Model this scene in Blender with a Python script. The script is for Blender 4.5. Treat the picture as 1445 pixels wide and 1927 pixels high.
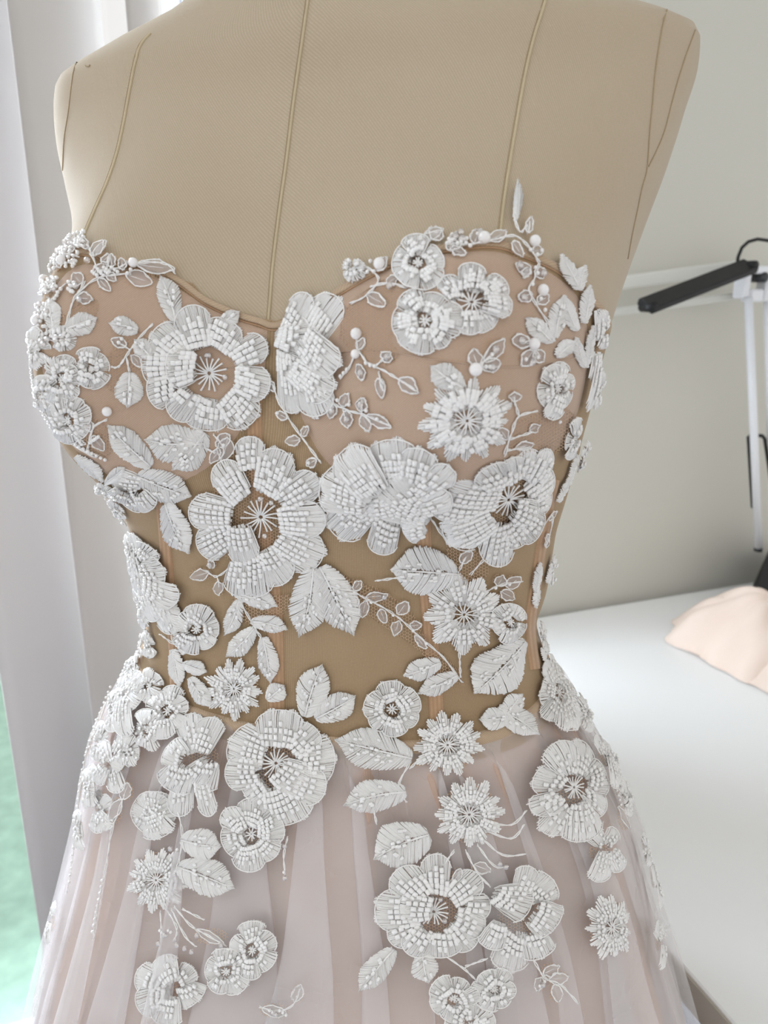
import bpy, math, random
import numpy as np
from mathutils import Vector, Matrix
from mathutils.bvhtree import BVHTree
for o in list(bpy.data.objects): bpy.data.objects.remove(o)
SC = bpy.context.scene; COL = SC.collection
random.seed(7); RND = random.random
def U(a, b): return a + (b - a) * RND()
PI = math.pi
# ------------------------------------------------------------------ camera
W, H, FPX, ZC = 1445, 1927, 1446.0, 1.30
PITCH = math.radians(16.2)
CAM = Vector((0, 0, ZC))
FW = Vector((0, math.cos(PITCH), -math.sin(PITCH))); RT = Vector((1, 0, 0)); UP = RT.cross(FW)
cd = bpy.data.cameras.new('camera'); cam = bpy.data.objects.new('camera', cd); COL.objects.link(cam)
cam.location = CAM; cam.rotation_euler = (PI / 2 - PITCH, 0, 0)
cd.sensor_fit = 'HORIZONTAL'; cd.sensor_width = 36; cd.lens = FPX / W * 36; cd.clip_start = .02
cd.dof.use_dof = True; cd.dof.focus_distance = .44; cd.dof.aperture_fstop = 14.0
SC.camera = cam
# ------------------------------------------------------------------ world, light, exposure
wd = bpy.data.worlds.new('world'); SC.world = wd; wd.use_nodes = True
bg = wd.node_tree.nodes['Background']
bg.inputs[0].default_value = (1.0, .99, .975, 1); bg.inputs[1].default_value = .82
SC.view_settings.view_transform = 'Standard'; SC.view_settings.look = 'None'
SC.view_settings.gamma = 1; SC.view_settings.use_curve_mapping = False
SC.view_settings.exposure = 0.16
TV = Vector((.938, .347, 0)).normalized(); NV = Vector((-TV.y, TV.x, 0))     # along / into the back wall
def wp(s, n, z): return TV * s + NV * n + Vector((0, 0, z))
def area(name, loc, aim, sx, sy, power, col=(1, 1, 1)):
    l = bpy.data.lights.new(name, 'AREA'); l.shape = 'RECTANGLE'; l.size = sx; l.size_y = sy; l.energy = power; l.color = col
    o = bpy.data.objects.new(name, l); COL.objects.link(o); o.location = loc
    o.rotation_euler = (Vector(aim) - Vector(loc)).to_track_quat('-Z', 'Y').to_euler(); return o
# daylight behind the part of the glass door that runs on past the left edge of the picture; the part in view shows the sky itself
area('glass_door_left_offscreen', wp(-.95, 1.28, 1.56), wp(-.75, .3, 1.4), 1.5, 1.6, 230, (.78, .88, 1.0))
# ------------------------------------------------------------------ helpers: material, mesh, tags
def lin(c):
    return tuple(((x / 255) / 12.92 if x / 255 <= .04045 else (((x / 255) + .055) / 1.055) ** 2.4) for x in c) + (1,)
class NT:
    def __init__(s, name):
        s.m = bpy.data.materials.new(name); s.m.use_nodes = True; s.t = s.m.node_tree; s.t.nodes.clear()
        s.out = s.n('ShaderNodeOutputMaterial')
    def n(s, ty, **kw):
        x = s.t.nodes.new(ty)
        for k, v in kw.items():
            if k.startswith('i_'): x.inputs[k[2:].replace('_', ' ')].default_value = v
            else: setattr(x, k, v)
        return x
    def l(s, a, b): s.t.links.new(a, b)
    def math(s, op, a, b=None, c=None):
        x = s.n('ShaderNodeMath', operation=op)
        for i, v in enumerate((a, b, c)):
            if v is None: continue
            if isinstance(v, (int, float)): x.inputs[i].default_value = v
            else: s.l(v, x.inputs[i])
        return x.outputs[0]
def mat(name, col, rough=.6, spec=.3, noise=0, nscale=200, bump=0, bscale=600, coat=0, sheen=0, sss=0, metal=0):
    t = NT(name); p = t.n('ShaderNodeBsdfPrincipled'); t.l(p.outputs[0], t.out.inputs[0])
    c = lin(col); p.inputs['Base Color'].default_value = c; p.inputs['Roughness'].default_value = rough
    p.inputs['Specular IOR Level'].default_value = spec; p.inputs['Coat Weight'].default_value = coat
    p.inputs['Sheen Weight'].default_value = sheen; p.inputs['Metallic'].default_value = metal
    if sss: p.inputs['Subsurface Weight'].default_value = sss; p.inputs['Subsurface Radius'].default_value = (.002, .0018, .0015)
    tc = t.n('ShaderNodeTexCoord')
    if noise:
        nz = t.n('ShaderNodeTexNoise', i_Scale=nscale, i_Detail=3.0); t.l(tc.outputs['Object'], nz.inputs['Vector'])
        mx = t.n('ShaderNodeMixRGB'); mx.inputs[1].default_value = tuple(v * (1 - noise) for v in c[:3]) + (1,)
        mx.inputs[2].default_value = tuple(min(1, v * (1 + noise)) for v in c[:3]) + (1,)
        t.l(nz.outputs['Fac'], mx.inputs[0]); t.l(mx.outputs[0], p.inputs['Base Color'])
    if bump:
        b = t.n('ShaderNodeBump', i_Strength=bump, i_Distance=.001); n2 = t.n('ShaderNodeTexNoise', i_Scale=bscale, i_Detail=2.0)
        t.l(tc.outputs['Object'], n2.inputs['Vector']); t.l(n2.outputs['Fac'], b.inputs['Height']); t.l(b.outputs[0], p.inputs['Normal'])
    return t.m
def weave(name, col, col2, sx, sy, rough=.9, bump=.3, ang=.0, sheen=.15, alpha=1.0, fold=0):
    """cloth whose fine ribs follow the UV map (metres)"""
    t = NT(name); p = t.n('ShaderNodeBsdfPrincipled', i_Roughness=rough); p.inputs['Specular IOR Level'].default_value = .1
    p.inputs['Sheen Weight'].default_value = sheen
    uv = t.n('ShaderNodeUVMap'); sp = t.n('ShaderNodeSeparateXYZ'); t.l(uv.outputs[0], sp.inputs[0])
    a = t.math('MULTIPLY', sp.outputs[0], math.cos(ang) * sx); b = t.math('MULTIPLY', sp.outputs[1], math.sin(ang) * sx)
    rib = t.math('SINE', t.math('ADD', a, b))
    nz = t.n('ShaderNodeTexNoise', i_Scale=900.0, i_Detail=2.0); t.l(uv.outputs[0], nz.inputs['Vector'])
    n2 = t.n('ShaderNodeTexNoise', i_Scale=14.0, i_Detail=2.0); t.l(uv.outputs[0], n2.inputs['Vector'])
    rb = t.math('MULTIPLY_ADD', rib, .5, .5); f = t.math('MULTIPLY', rb, nz.outputs['Fac'])
    f2 = t.math('MULTIPLY_ADD', n2.outputs['Fac'], .5, t.math('MULTIPLY', f, .9))
    mx = t.n('ShaderNodeMixRGB'); mx.inputs[1].default_value = lin(col2); mx.inputs[2].default_value = lin(col); t.l(f2, mx.inputs[0])
    t.l(mx.outputs[0], p.inputs['Base Color'])
    bp = t.n('ShaderNodeBump', i_Strength=bump, i_Distance=.0006); t.l(f, bp.inputs['Height']); t.l(bp.outputs[0], p.inputs['Normal'])
    if alpha < 1:
        tr = t.n('ShaderNodeBsdfTransparent'); ms = t.n('ShaderNodeMixShader'); ms.inputs[0].default_value = alpha
        t.l(tr.outputs[0], ms.inputs[1]); t.l(p.outputs[0], ms.inputs[2]); t.l(ms.outputs[0], t.out.inputs[0])
    else: t.l(p.outputs[0], t.out.inputs[0])
    return t.m
def tullemat(name, col, alpha, trans=.5):
    t = NT(name); d = t.n('ShaderNodeBsdfDiffuse'); d.inputs[0].default_value = lin(col)
    q = t.n('ShaderNodeBsdfTranslucent'); q.inputs[0].default_value = lin(col)
    m1 = t.n('ShaderNodeMixShader'); m1.inputs[0].default_value = trans; t.l(d.outputs[0], m1.inputs[1]); t.l(q.outputs[0], m1.inputs[2])
    tr = t.n('ShaderNodeBsdfTransparent'); ms = t.n('ShaderNodeMixShader')
    nz = t.n('ShaderNodeTexNoise', i_Scale=18.0, i_Detail=2.0); tc = t.n('ShaderNodeTexCoord'); t.l(tc.outputs['Object'], nz.inputs['Vector'])
    t.l(t.math('MULTIPLY_ADD', nz.outputs['Fac'], .12, alpha - .06), ms.inputs[0])
    t.l(tr.outputs[0], ms.inputs[1]); t.l(m1.outputs[0], ms.inputs[2]); t.l(ms.outputs[0], t.out.inputs[0])
    return t.m
def netmat(name, col, cell, wire):
    """hexagonal net: three families of threads in UV metres, open in between"""
    t = NT(name); uv = t.n('ShaderNodeUVMap'); sp = t.n('ShaderNodeSeparateXYZ'); t.l(uv.outputs[0], sp.inputs[0])
    k = 2 * PI / cell; best = None
    for a in (0, PI / 3, 2 * PI / 3):
        x = t.math('ADD', t.math('MULTIPLY', sp.outputs[0], math.cos(a) * k), t.math('MULTIPLY', sp.outputs[1], math.sin(a) * k))
        c = t.math('COSINE', x); best = c if best is None else t.math('ADD', best, c)
    fac = t.math('LESS_THAN', best, wire)
    d = t.n('ShaderNodeBsdfDiffuse'); d.inputs[0].default_value = lin(col); tr = t.n('ShaderNodeBsdfTransparent')
    ms = t.n('ShaderNodeMixShader'); t.l(fac, ms.inputs[0]); t.l(tr.outputs[0], ms.inputs[1]); t.l(d.outputs[0], ms.inputs[2]); t.l(ms.outputs[0], t.out.inputs[0])
    return t.m
M = dict(
    form=weave('form_twill', (200, 184, 160), (179, 161, 136), 6600, 1, .95, .22, math.radians(32), .25),
    seam=mat('seam_cord', (206, 190, 158), .9, .1, bump=.4, bscale=2500), stitch_shade=mat('seam_thread_shade', (176, 157, 127), .95, .05),  # second tone: seam thread, also the painted shade line next to cords
    sheer=weave('sheer_mesh', (210, 182, 144), (166, 135, 100), 7400, 1, .8, .25, 0, .1, .62),
    cup=weave('nude_cup', (208, 181, 159), (186, 157, 134), 7000, 1, .55, .1, .9, .3, .93),
    chan=weave('channel', (222, 184, 148), (190, 150, 114), 3000, 1, .5, .2, 0, .2, .75),
    bind=weave('binding', (214, 188, 160), (188, 162, 134), 5000, 1, .7, .3, .8, .2, .9),
    thread=mat('embroidery_thread', (253, 249, 246), .62, .3, noise=.06, nscale=500, bump=.25, bscale=3500, sheen=.15),
    bead=mat('bugle_bead', (248, 244, 241), .12, .7, noise=.10, nscale=420, coat=.5),
    pearl=mat('pearl', (250, 246, 244), .2, .5, coat=.7, sss=.0),
    net=netmat('lace_net', (200, 170, 142), .0015, -1.0),
    lining=weave('blush_lining', (222, 194, 176), (200, 172, 154), 2600, 1, .55, .1, 0, .2),
    tulle=tullemat('soft_tulle', (252, 248, 247), .34, .35), tulle2=tullemat('outer_tulle', (253, 250, 250), .26, .35),
    wall=mat('wall_paint', (216, 214, 204), .9, .15, noise=.015, nscale=6, bump=.05, bscale=400),
    ceil=mat('ceiling_paint', (244, 243, 240), .95, .1), floor=mat('floor_vinyl', (206, 210, 220), .35, .4, noise=.04, nscale=5),
    white=mat('white_laminate', (250, 250, 249), .38, .4, noise=.01, nscale=4), edge=mat('edge_band', (188, 180, 168), .5, .3),
    slat=None, frame=mat('white_frame', (236, 239, 244), .4, .4), black=mat('black_plastic', (22, 22, 24), .45, .4),
    lampw=mat('white_lamp_metal', (240, 242, 246), .35, .5), armw=mat('ivory_lamp_arm', (226, 226, 219), .5, .3), dark=mat('dark_metal', (70, 72, 74), .4, .5, metal=.6),
    lawn=mat('lawn', (150, 178, 158), .95, .05, noise=.35, nscale=22, bump=.6, bscale=60), render=mat('garden_wall', (214, 206, 210), .9, .1, noise=.04, nscale=3),
    peach=tullemat('peach_tulle', (255, 236, 222), .92, .15), wood=mat('dark_cap', (96, 74, 54), .5, .3))
def glassmat(name, col, alpha):
    t = NT(name); g = t.n('ShaderNodeBsdfGlossy', i_Roughness=.05); g.inputs[0].default_value = (1, 1, 1, 1)
    tr = t.n('ShaderNodeBsdfTransparent'); tr.inputs[0].default_value = lin(col); ms = t.n('ShaderNodeMixShader'); ms.inputs[0].default_value = alpha
    t.l(tr.outputs[0], ms.inputs[1]); t.l(g.outputs[0], ms.inputs[2]); t.l(ms.outputs[0], t.out.inputs[0]); return t.m
M['pane'] = glassmat('window_glass', (255, 255, 255), .03); M['clear'] = glassmat('clear_bead', (244, 240, 238), .42)
def slatmat():
    t = NT('blind_fabric'); d = t.n('ShaderNodeBsdfDiffuse'); d.inputs[0].default_value = lin((216, 211, 206))
    q = t.n('ShaderNodeBsdfTranslucent'); q.inputs[0].default_value = lin((228, 230, 240)); m = t.n('ShaderNodeMixShader'); m.inputs[0].default_value = .09
    t.l(d.outputs[0], m.inputs[1]); t.l(q.outputs[0], m.inputs[2]); t.l(m.outputs[0], t.out.inputs[0]); return t.m
M['slat'] = slatmat()
def tag(o, label=None, cat=None, group=None, kind=None):
    for k, v in (('label', label), ('category', cat), ('group', group), ('kind', kind)):
        if v: o[k] = v
    return o
def empty(name, loc=(0, 0, 0)):
    o = bpy.data.objects.new(name, None); o.location = loc; o.empty_display_size = .05; COL.objects.link(o); return o
class MB:
    def __init__(s): s.v = []; s.f = []; s.uv = []
    def grid(s, pts, nu, nv, closed_u=False, uvs=None):
        b = len(s.v); s.v += [tuple(p) for p in pts]; s.uv += uvs if uvs else [(0, 0)] * len(pts)
        for i in range(nu if closed_u else nu - 1):
            i2 = (i + 1) % nu
            for k in range(nv - 1):
                s.f.append((b + i * nv + k, b + i2 * nv + k, b + i2 * nv + k + 1, b + i * nv + k + 1))
    def box(s, c, ax, ay, az, bev=0):
        """box with half axes; chamfered edges when bev>0"""
        b = len(s.v); c = Vector(c)
        if bev <= 0:
            for x in (-1, 1):
                for y in (-1, 1):
                    for z in (-1, 1): s.v.append(tuple(c + ax * x + ay * y + az * z)); s.uv.append((0, 0))
            for q in ((0, 1, 3, 2), (4, 6, 7, 5), (0, 4, 5, 1), (2, 3, 7, 6), (0, 2, 6, 4), (1, 5, 7, 3)): s.f.append(tuple(b + i for i in q))
            return
        import itertools
        A = (ax, ay, az); Ls = [a.length for a in A]; D = [a.normalized() for a in A]; idx = {}
        for sx in (-1, 1):
            for sy in (-1, 1):
                for sz in (-1, 1):
                    for k in range(3):
                        sg = (sx, sy, sz); p = c.copy()
                        for j in range(3): p += D[j] * sg[j] * (Ls[j] - (0 if j == k else bev))
                        idx[(sx, sy, sz, k)] = len(s.v); s.v.append(tuple(p)); s.uv.append((0, 0))
        for k in range(3):
            i, j = [q for q in range(3) if q != k]
            for sg in (-1, 1):
                q = []
                for (a, bb) in ((-1, -1), (1, -1), (1, 1), (-1, 1)):
                    t = [0, 0, 0]; t[k] = sg; t[i] = a; t[j] = bb; q.append(idx[(*t, k)])
                s.f.append(tuple(q))
            for a in (-1, 1):
                for bb in (-1, 1):
                    t0 = [0, 0, 0]; t0[i] = a; t0[j] = bb; t0[k] = -1; t1 = list(t0); t1[k] = 1
                    s.f.append((idx[(*t0, i)], idx[(*t1, i)], idx[(*t1, j)], idx[(*t0, j)]))
        for sx in (-1, 1):
            for sy in (-1, 1):
                for sz in (-1, 1): s.f.append(tuple(idx[(sx, sy, sz, k)] for k in range(3)))
    def tube(s, pts, r, n=6, closed=False, cap=True):
        pts = [Vector(p) for p in pts]; m = len(pts); b = len(s.v); rr = r if isinstance(r, (list, tuple)) else [r] * m
        if m < 2: return
        up = None
        for i, p in enumerate(pts):
            a = pts[(i - 1) % m] if (closed or i > 0) else p; c = pts[(i + 1) % m] if (closed or i < m - 1) else p
            d = (c - a)
            d = d.normalized() if d.length > 1e-9 else Vector((0, 0, 1))
            if up is None:
                up = d.orthogonal().normalized()
            up = (up - d * up.dot(d)); up = up.normalized() if up.length > 1e-6 else d.orthogonal().normalized()
            w = d.cross(up)
            for k in range(n):
                an = 2 * PI * k / n; s.v.append(tuple(p + (up * math.cos(an) + w * math.sin(an)) * rr[i])); s.uv.append((i * .01, k * .01))
        for i in range(m if closed else m - 1):
            i2 = (i + 1) % m
            for k in range(n): s.f.append((b + i * n + k, b + i * n + (k + 1) % n, b + i2 * n + (k + 1) % n, b + i2 * n + k))
        if cap and not closed:
            s.f.append(tuple(b + k for k in range(n))[::-1]); s.f.append(tuple(b + (m - 1) * n + k for k in range(n)))
    def ball(s, c, r, nu=10, nv=6):
        b = len(s.v); c = Vector(c)
        s.v.append(tuple(c + Vector((0, 0, r)))); s.uv.append((0, 0))
        for k in range(1, nv):
            t = PI * k / nv
            for i in range(nu):
                a = 2 * PI * i / nu; s.v.append(tuple(c + Vector((math.sin(t) * math.cos(a), math.sin(t) * math.sin(a), math.cos(t))) * r)); s.uv.append((0, 0))
        s.v.append(tuple(c - Vector((0, 0, r)))); s.uv.append((0, 0)); e = len(s.v) - 1
        for i in range(nu):
            s.f.append((b, b + 1 + i, b + 1 + (i + 1) % nu)); l = b + 1 + (nv - 2) * nu; s.f.append((e, l + (i + 1) % nu, l + i))
            for k in range(nv - 2):
                p = b + 1 + k * nu; s.f.append((p + i, p + nu + i, p + nu + (i + 1) % nu, p + (i + 1) % nu))
    def build(s, name, m, parent=None, smooth=True, origin=None):
        me = bpy.data.meshes.new(name); o0 = Vector(origin) if origin is not None else Vector((0, 0, 0))
        vv = [tuple(Vector(p) - o0) for p in s.v] if origin is not None else s.v
        me.from_pydata(vv, [], s.f); uvl = me.uv_layers.new(name='UVMap')
        li = np.empty(len(me.loops), dtype=np.int32); me.loops.foreach_get('vertex_index', li)
        uvl.data.foreach_set('uv', np.array(s.uv, dtype=np.float32)[li].ravel())
        if smooth: me.polygons.foreach_set('use_smooth', [True] * len(me.polygons))
        me.materials.append(M[m] if isinstance(m, str) else m); me.update()
        o = bpy.data.objects.new(name, me); COL.objects.link(o)
        if origin is not None: o.location = o0
        if parent is not None:
            o.parent = parent; o.location = o0 - (parent.location if parent.parent is None else PW(parent))
        return o
def PW(o):
    p = Vector((0, 0, 0))
    while o is not None: p = p + o.location; o = o.parent
    return p
def ray(u, v): return (FW + RT * ((u - W / 2) / FPX) - UP * ((v - H / 2) / FPX)).normalized()
def onplane(u, v, p0, n):
    d = ray(u, v); return CAM + d * ((p0 - CAM).dot(n) / d.dot(n))
# ------------------------------------------------------------------ the room
WALLN = 1.08; DESKZ = .75
def wall_s(u, v, n): return onplane(u, v, NV * n, NV).dot(TV)
S_JAMB = wall_s(450, 400, WALLN)                       # right jamb of the sliding door, behind the dress form
mb = MB()
def wallbox(s0, s1, z0, z1):
    mb.box(wp((s0 + s1) / 2, WALLN + .075, (z0 + z1) / 2), TV * (s1 - s0) / 2, NV * .075, Vector((0, 0, (z1 - z0) / 2)))
wallbox(S_JAMB, 3.2, 0, 2.5); wallbox(-3.0, -2.0, 0, 2.5); wallbox(-2.0, S_JAMB, 2.12, 2.5)
tag(mb.build('wall_back', 'wall', smooth=False), kind='structure')
mb = MB(); mb.box(wp(.1, -.9, -.03), TV * 3.1, NV * 2.13, Vector((0, 0, .03))); tag(mb.build('floor', 'floor', smooth=False), kind='structure')
mb = MB(); mb.box(wp(.1, -.05, 2.53), TV * 3.1, NV * 1.28, Vector((0, 0, .03))); tag(mb.build('ceiling', 'ceil', smooth=False), kind='structure')
mb = MB(); mb.box(wp((S_JAMB + 3.2) / 2, WALLN - .007, .05), TV * (3.2 - S_JAMB) / 2, NV * .007, Vector((0, 0, .05)), .003)
tag(mb.build('baseboard_back', 'frame', smooth=False), kind='structure')
door = empty('window_1', wp(-1.0, WALLN + .08, 0)); tag(door, kind='structure')
mid = (S_JAMB - 2.0) / 2
fr = []
mb = MB()
for s in (-1.975, S_JAMB - .025): mb.box(wp(s, WALLN + .09, 1.06), TV * .025, NV * .05, Vector((0, 0, 1.06)), .004)
for z in (.02, 2.095): mb.box(wp((S_JAMB - 2) / 2, WALLN + .09, z), TV * ((S_JAMB + 2) / 2 - .05), NV * .05, Vector((0, 0, .02)), .004)
mb.build('frame', 'frame', door, False)
for (a, b, nn) in ((-1.95, mid + .03, .11), (mid - .03, S_JAMB - .05, .07)):
    mb = MB()
    for s in (a + .025, b - .025): mb.box(wp(s, WALLN + nn, 1.06), TV * .025, NV * .016, Vector((0, 0, 1.015)), .003)
    for z in (.075, 2.045): mb.box(wp((a + b) / 2, WALLN + nn, z), TV * ((b - a) / 2 - .05), NV * .016, Vector((0, 0, .03)), .003)
    mb.build('sash', 'frame', door, False)
    mb = MB(); mb.box(wp((a + b) / 2, WALLN + nn, 1.06), TV * ((b - a) / 2 - .05), NV * .003, Vector((0, 0, .955))); mb.build('pane', 'pane', door, False)
# outside
mb = MB(); mb.box(wp(-1.0, WALLN + 3.2, -.16), TV * 9, NV * 3.05, Vector((0, 0, .03))); tag(mb.build('ground', 'lawn', smooth=False), kind='structure')
# ------------------------------------------------------------------ vertical blind
BN = .985
blind = empty('vertical_blind', wp(-.6, BN, 0)); tag(blind, 'white vertical slat blind hanging in front of the glass door', 'blind')
mb = MB(); mb.box(wp((S_JAMB - 2) / 2, BN, 2.19), TV * ((S_JAMB + 2.2) / 2), NV * .02, Vector((0, 0, .022)), .004); mb.build('headrail', 'frame', blind, False)
def slat(sl, sr, tilt, z0=.03, z1=2.15):
    """curved fabric slat between two positions on the track; tilt turns its right edge towards the room"""
    mb = MB(); n = 9; pts = []; nz = 2
    for i in range(n):
        t = -1 + 2 * i / (n - 1); s = (sl + sr) / 2 + t * (sr - sl) / 2
        nn = BN - t * tilt - .010 * (1 - t * t)
        for k in range(nz): pts.append(wp(s, nn, (z0, z1)[k]))
    mb.grid(pts, n, nz); o = mb.build('slat', 'slat', blind)
    sm = o.modifiers.new('thick', 'SOLIDIFY'); sm.thickness = .0012
    m2 = MB(); m2.box(wp((sl + sr) / 2, BN, 2.16), TV * .012, NV * .003, Vector((0, 0, .012))); m2.build('hanger', 'frame', o, False)
    m3 = MB(); m3.box(wp((sl + sr) / 2, BN - .006, z0 + .02), TV * (sr - sl) * .46, NV * .002, Vector((0, 0, .018))); m3.build('bottom_weight', 'frame', o, False)
def S0(u, v=40): return wall_s(u, v, BN)
a_l, b_l, b_r = S0(0, 1190), S0(20, 20), S0(196, 40)
a_r = b_l + .030
slat(a_l, a_r, -.046); slat(b_l, b_r, -.046)
slat(S0(236), S0(312), -.03); slat(S0(341), S0(428), -.03)
x = a_l - .13
for i in range(11):
    slat(x - .115 - .01 * RND(), x, -.03); x -= .142
# ------------------------------------------------------------------ desk
DL = onplane(1260, 1790, Vector((0, 0, DESKZ)), Vector((0, 0, 1))); sL = DL.dot(TV); nF = .30; sR = sL + 1.9
desk = empty('desk', wp((sL + sR) / 2, .7, 0)); tag(desk, 'long white laminate work desk standing against the back wall', 'desk')
mb = MB(); mb.box(wp((sL + sR) / 2, (WALLN - .016 + nF) / 2, DESKZ - .016), TV * ((sR - sL) / 2 - .001), NV * (WALLN - .016 - nF) / 2, Vector((0, 0, .016)), .0015)
mb.build('tabletop', 'white', desk, False)
mb = MB(); mb.box(wp(sL + .0, (WALLN - .016 + nF) / 2, DESKZ - .0175), TV * .0012, NV * (WALLN - .018 - nF) / 2, Vector((0, 0, .0145))); mb.build('edge_band', 'edge', desk, False)
for s in (sL + .30, sR - .08):
    for n in (nF + .08, WALLN - .10):
        mb = MB(); mb.box(wp(s, n, (DESKZ - .032) / 2), TV * .022, NV * .022, Vector((0, 0, (DESKZ - .032) / 2)), .003); mb.build('leg', 'white', desk, False)
for n in (nF + .08, WALLN - .10):
    mb = MB(); mb.box(wp((sL + .22 + sR) / 2, n, DESKZ - .055), TV * ((sR - sL - .38) / 2 - .022), NV * .009, Vector((0, 0, .022)), .002); mb.build('apron_rail', 'white', desk, False)
# ------------------------------------------------------------------ desk lamp
LN = 1.0
def lw(u, v, n=LN): return onplane(u, v, NV * n, NV)
lamp = empty('desk_lamp', lw(1460, 1078, LN)); lamp.location.z = DESKZ
tag(lamp, 'desk lamp with white tubes, black light bar and curved black cable', 'lamp')
def flatbar(name, a, b, wid, th, m, roll=0.0, par=lamp):
    a, b = Vector(a), Vector(b); d = (b - a).normalized(); n = (NV - d * NV.dot(d)).normalized(); q = d.cross(n)
    n2 = n * math.cos(roll) + q * math.sin(roll); q2 = d.cross(n2)
    mb = MB(); mb.box((a + b) / 2, d * (b - a).length / 2, n2 * wid, q2 * th, min(wid, th) * .4); return mb.build(name, m, par, False)
flatbar('light_bar', lw(1213, 577, LN - .05), lw(1412, 500, LN - .02), .016, .006, 'black', .5)
for (u, v, n) in ((1220, 578, LN - .05), (1408, 500, LN - .02)):
    mb = MB(); p = lw(u, v, n); mb.tube([p - NV * .014, p + NV * .014], .0075, 12); mb.build('end_cap', 'black', lamp)
flatbar('arm_bar', lw(1120, 539, LN + .03), lw(1402, 500, LN + .03), .006, .010, 'armw')
flatbar('arm_bar', lw(1120, 592, LN + .03), lw(1392, 556, LN + .03), .006, .006, 'armw')
mb = MB(); mb.box(lw(1397, 530), TV * .008, NV * .012, Vector((0, 0, .026)), .003); mb.box(lw(1420, 508), TV * .03, NV * .012, Vector((0, 0, .006)), .002)
mb.box(lw(1440, 535), TV * .009, NV * .012, Vector((0, 0, .027)), .003); mb.box(lw(1415, 556), TV * .014, NV * .012, Vector((0, 0, .010)), .003); mb.build('bracket', 'lampw', lamp, False)
mb = MB(); p = lw(1427, 522); mb.tube([p - NV * .013, p + NV * .013], .008, 12); mb.build('pivot_knob', 'dark', lamp)
mb = MB(); mb.tube([lw(1408, 560, LN - .015), lw(1427, 1030, LN - .015)], .0068, 14); mb.build('light_tube', 'lampw', lamp)
mb = MB(); p = lw(1427, 1031, LN - .015); mb.tube([p, p - Vector((0, 0, .006))], .0072, 14); mb.build('tube_cap', 'dark', lamp)
mb = MB(); mb.tube([lw(1443, 556), lw(1449, 830)], .0055, 12); mb.build('light_tube', 'lampw', lamp)
mb = MB(); mb.box(lw(1490, 520), TV * .05, NV * .008, Vector((0, 0, .008)), .002); mb.build('crossbar', 'lampw', lamp, False)
pb = lw(1540, 520); pe = pb.copy(); pe.z = DESKZ + .03
mb = MB(); mb.tube([pb, pe], .0075, 14); mb.build('post', 'lampw', lamp)
mb = MB(); mb.tube([lw(*q, LN - .005) for q in ((1416, 955), (1408, 822), (1412, 819), (1434, 820), (1439, 826), (1450, 900), (1456, 960))], .0032, 8); mb.build('spring_arm', 'black', lamp)
mb = MB()
q = [lw(*c, LN + dn) for dn in (-.05, .05) for c in ((1419, 1084), (1446, 1036), (1475, 1036), (1495, 1080))]
for c in q: c.z = max(c.z, DESKZ)
for c in (q[0], q[4], q[3], q[7]): c.z = DESKZ + .0005
mb.v = [tuple(c) for c in q]; mb.uv = [(0, 0)] * 8; mb.f = [(0, 1, 2, 3), (7, 6, 5, 4), (0, 4, 5, 1), (1, 5, 6, 2), (2, 6, 7, 3), (3, 7, 4, 0)]
mb.build('base', 'black', lamp, False)
pts = [lw(*c) for c in ((1387, 497), (1389, 483), (1396, 466), (1408, 455), (1425, 450), (1448, 453), (1466, 468), (1470, 520), (1462, 580))]
mb = MB(); mb.tube(pts, .0028, 8); mb.build('cable', 'black', lamp)
# ------------------------------------------------------------------ peach tulle heap on the desk
DP = lambda u, v: onplane(u, v, Vector((0, 0, DESKZ)), Vector((0, 0, 1)))
c0 = (DP(1292, 1222) + DP(1600, 1240)) / 2; hx = (DP(1600, 1240) - DP(1292, 1222)).length / 2
heap = empty('tulle_heap', c0); tag(heap, 'soft heap of peach tulle fabric lying on the white desk', 'fabric')
for ly in range(3):
    n1, n2 = 72, 26; pts = []; ph = [U(0, 6) for _ in range(8)]
    for i in range(n1):
        a = 2 * PI * i / n1
        ed = 1 + .10 * math.sin(3 * a + ph[0]) + .07 * math.sin(7 * a + ph[1]) + .04 * math.sin(13 * a + ph[2])
        for k in range(n2):
            r = k / (n2 - 1); x = math.cos(a) * r * ed * hx * (.98 - .06 * ly); y = math.sin(a) * r * ed * .15 * (1 - .05 * ly)
            h = (.085 - .016 * ly) * (1 - r ** 2.6) + .010 * r * math.sin(9 * a + 5 * r + ph[3]) * (1 - r) * 2 + .012 * math.sin(26 * (x + .5 * y) + ph[4]) * (1 - r * r) + .006 * math.sin(60 * (x - .6 * y) + ph[5]) * (1 - r * r)
            pts.append(c0 + TV * x + NV * y + Vector((0, 0, max(.002 + .001 * ly, h))))
    mb = MB(); mb.grid(pts, n1, n2, True); mb.build('tulle_layer', 'peach', heap)
# ------------------------------------------------------------------ body surface (dress form + skirt volume)
zk = [.0, .40, .66, .74, .82, .88, .93, .97, 1.0, 1.03, 1.06, 1.09, 1.12, 1.15, 1.18, 1.21, 1.24, 1.27, 1.3, 1.33, 1.36, 1.385, 1.405, 1.42, 1.435, 1.45, 1.47, 1.49, 1.53]
ak = [.305, .298, .2754, .2562, .2334, .2135, .1998, .1875, .1735, .1572, .1393, .1315, .1367, .1373, .1421, .1489, .1507, .1551, .1612, .1683, .1791, .186, .1891, .187, .152, .102, .072, .061, .056]
fk = [.275, .265, .2405, .2138, .1869, .1646, .1452, .1307, .1204, .1113, .1044, .1009, .1018, .1049, .1107, .1154, .1131, .111, .1046, .0922, .0789, .0683, .0615, .061, .0576, .054, .053, .053, .052]
ck = [0, 0, .0018, .0053, .0039, .0023, .0015, -.0023, -.0043, -.0045, -.0053, -.0063, -.0057, -.0039, -.003, -.0042, -.0011, -.0002, .0007, .0021, .0001, -.001, .0003, .0019, .0044, .0062, .006, .006, .006]
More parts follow.
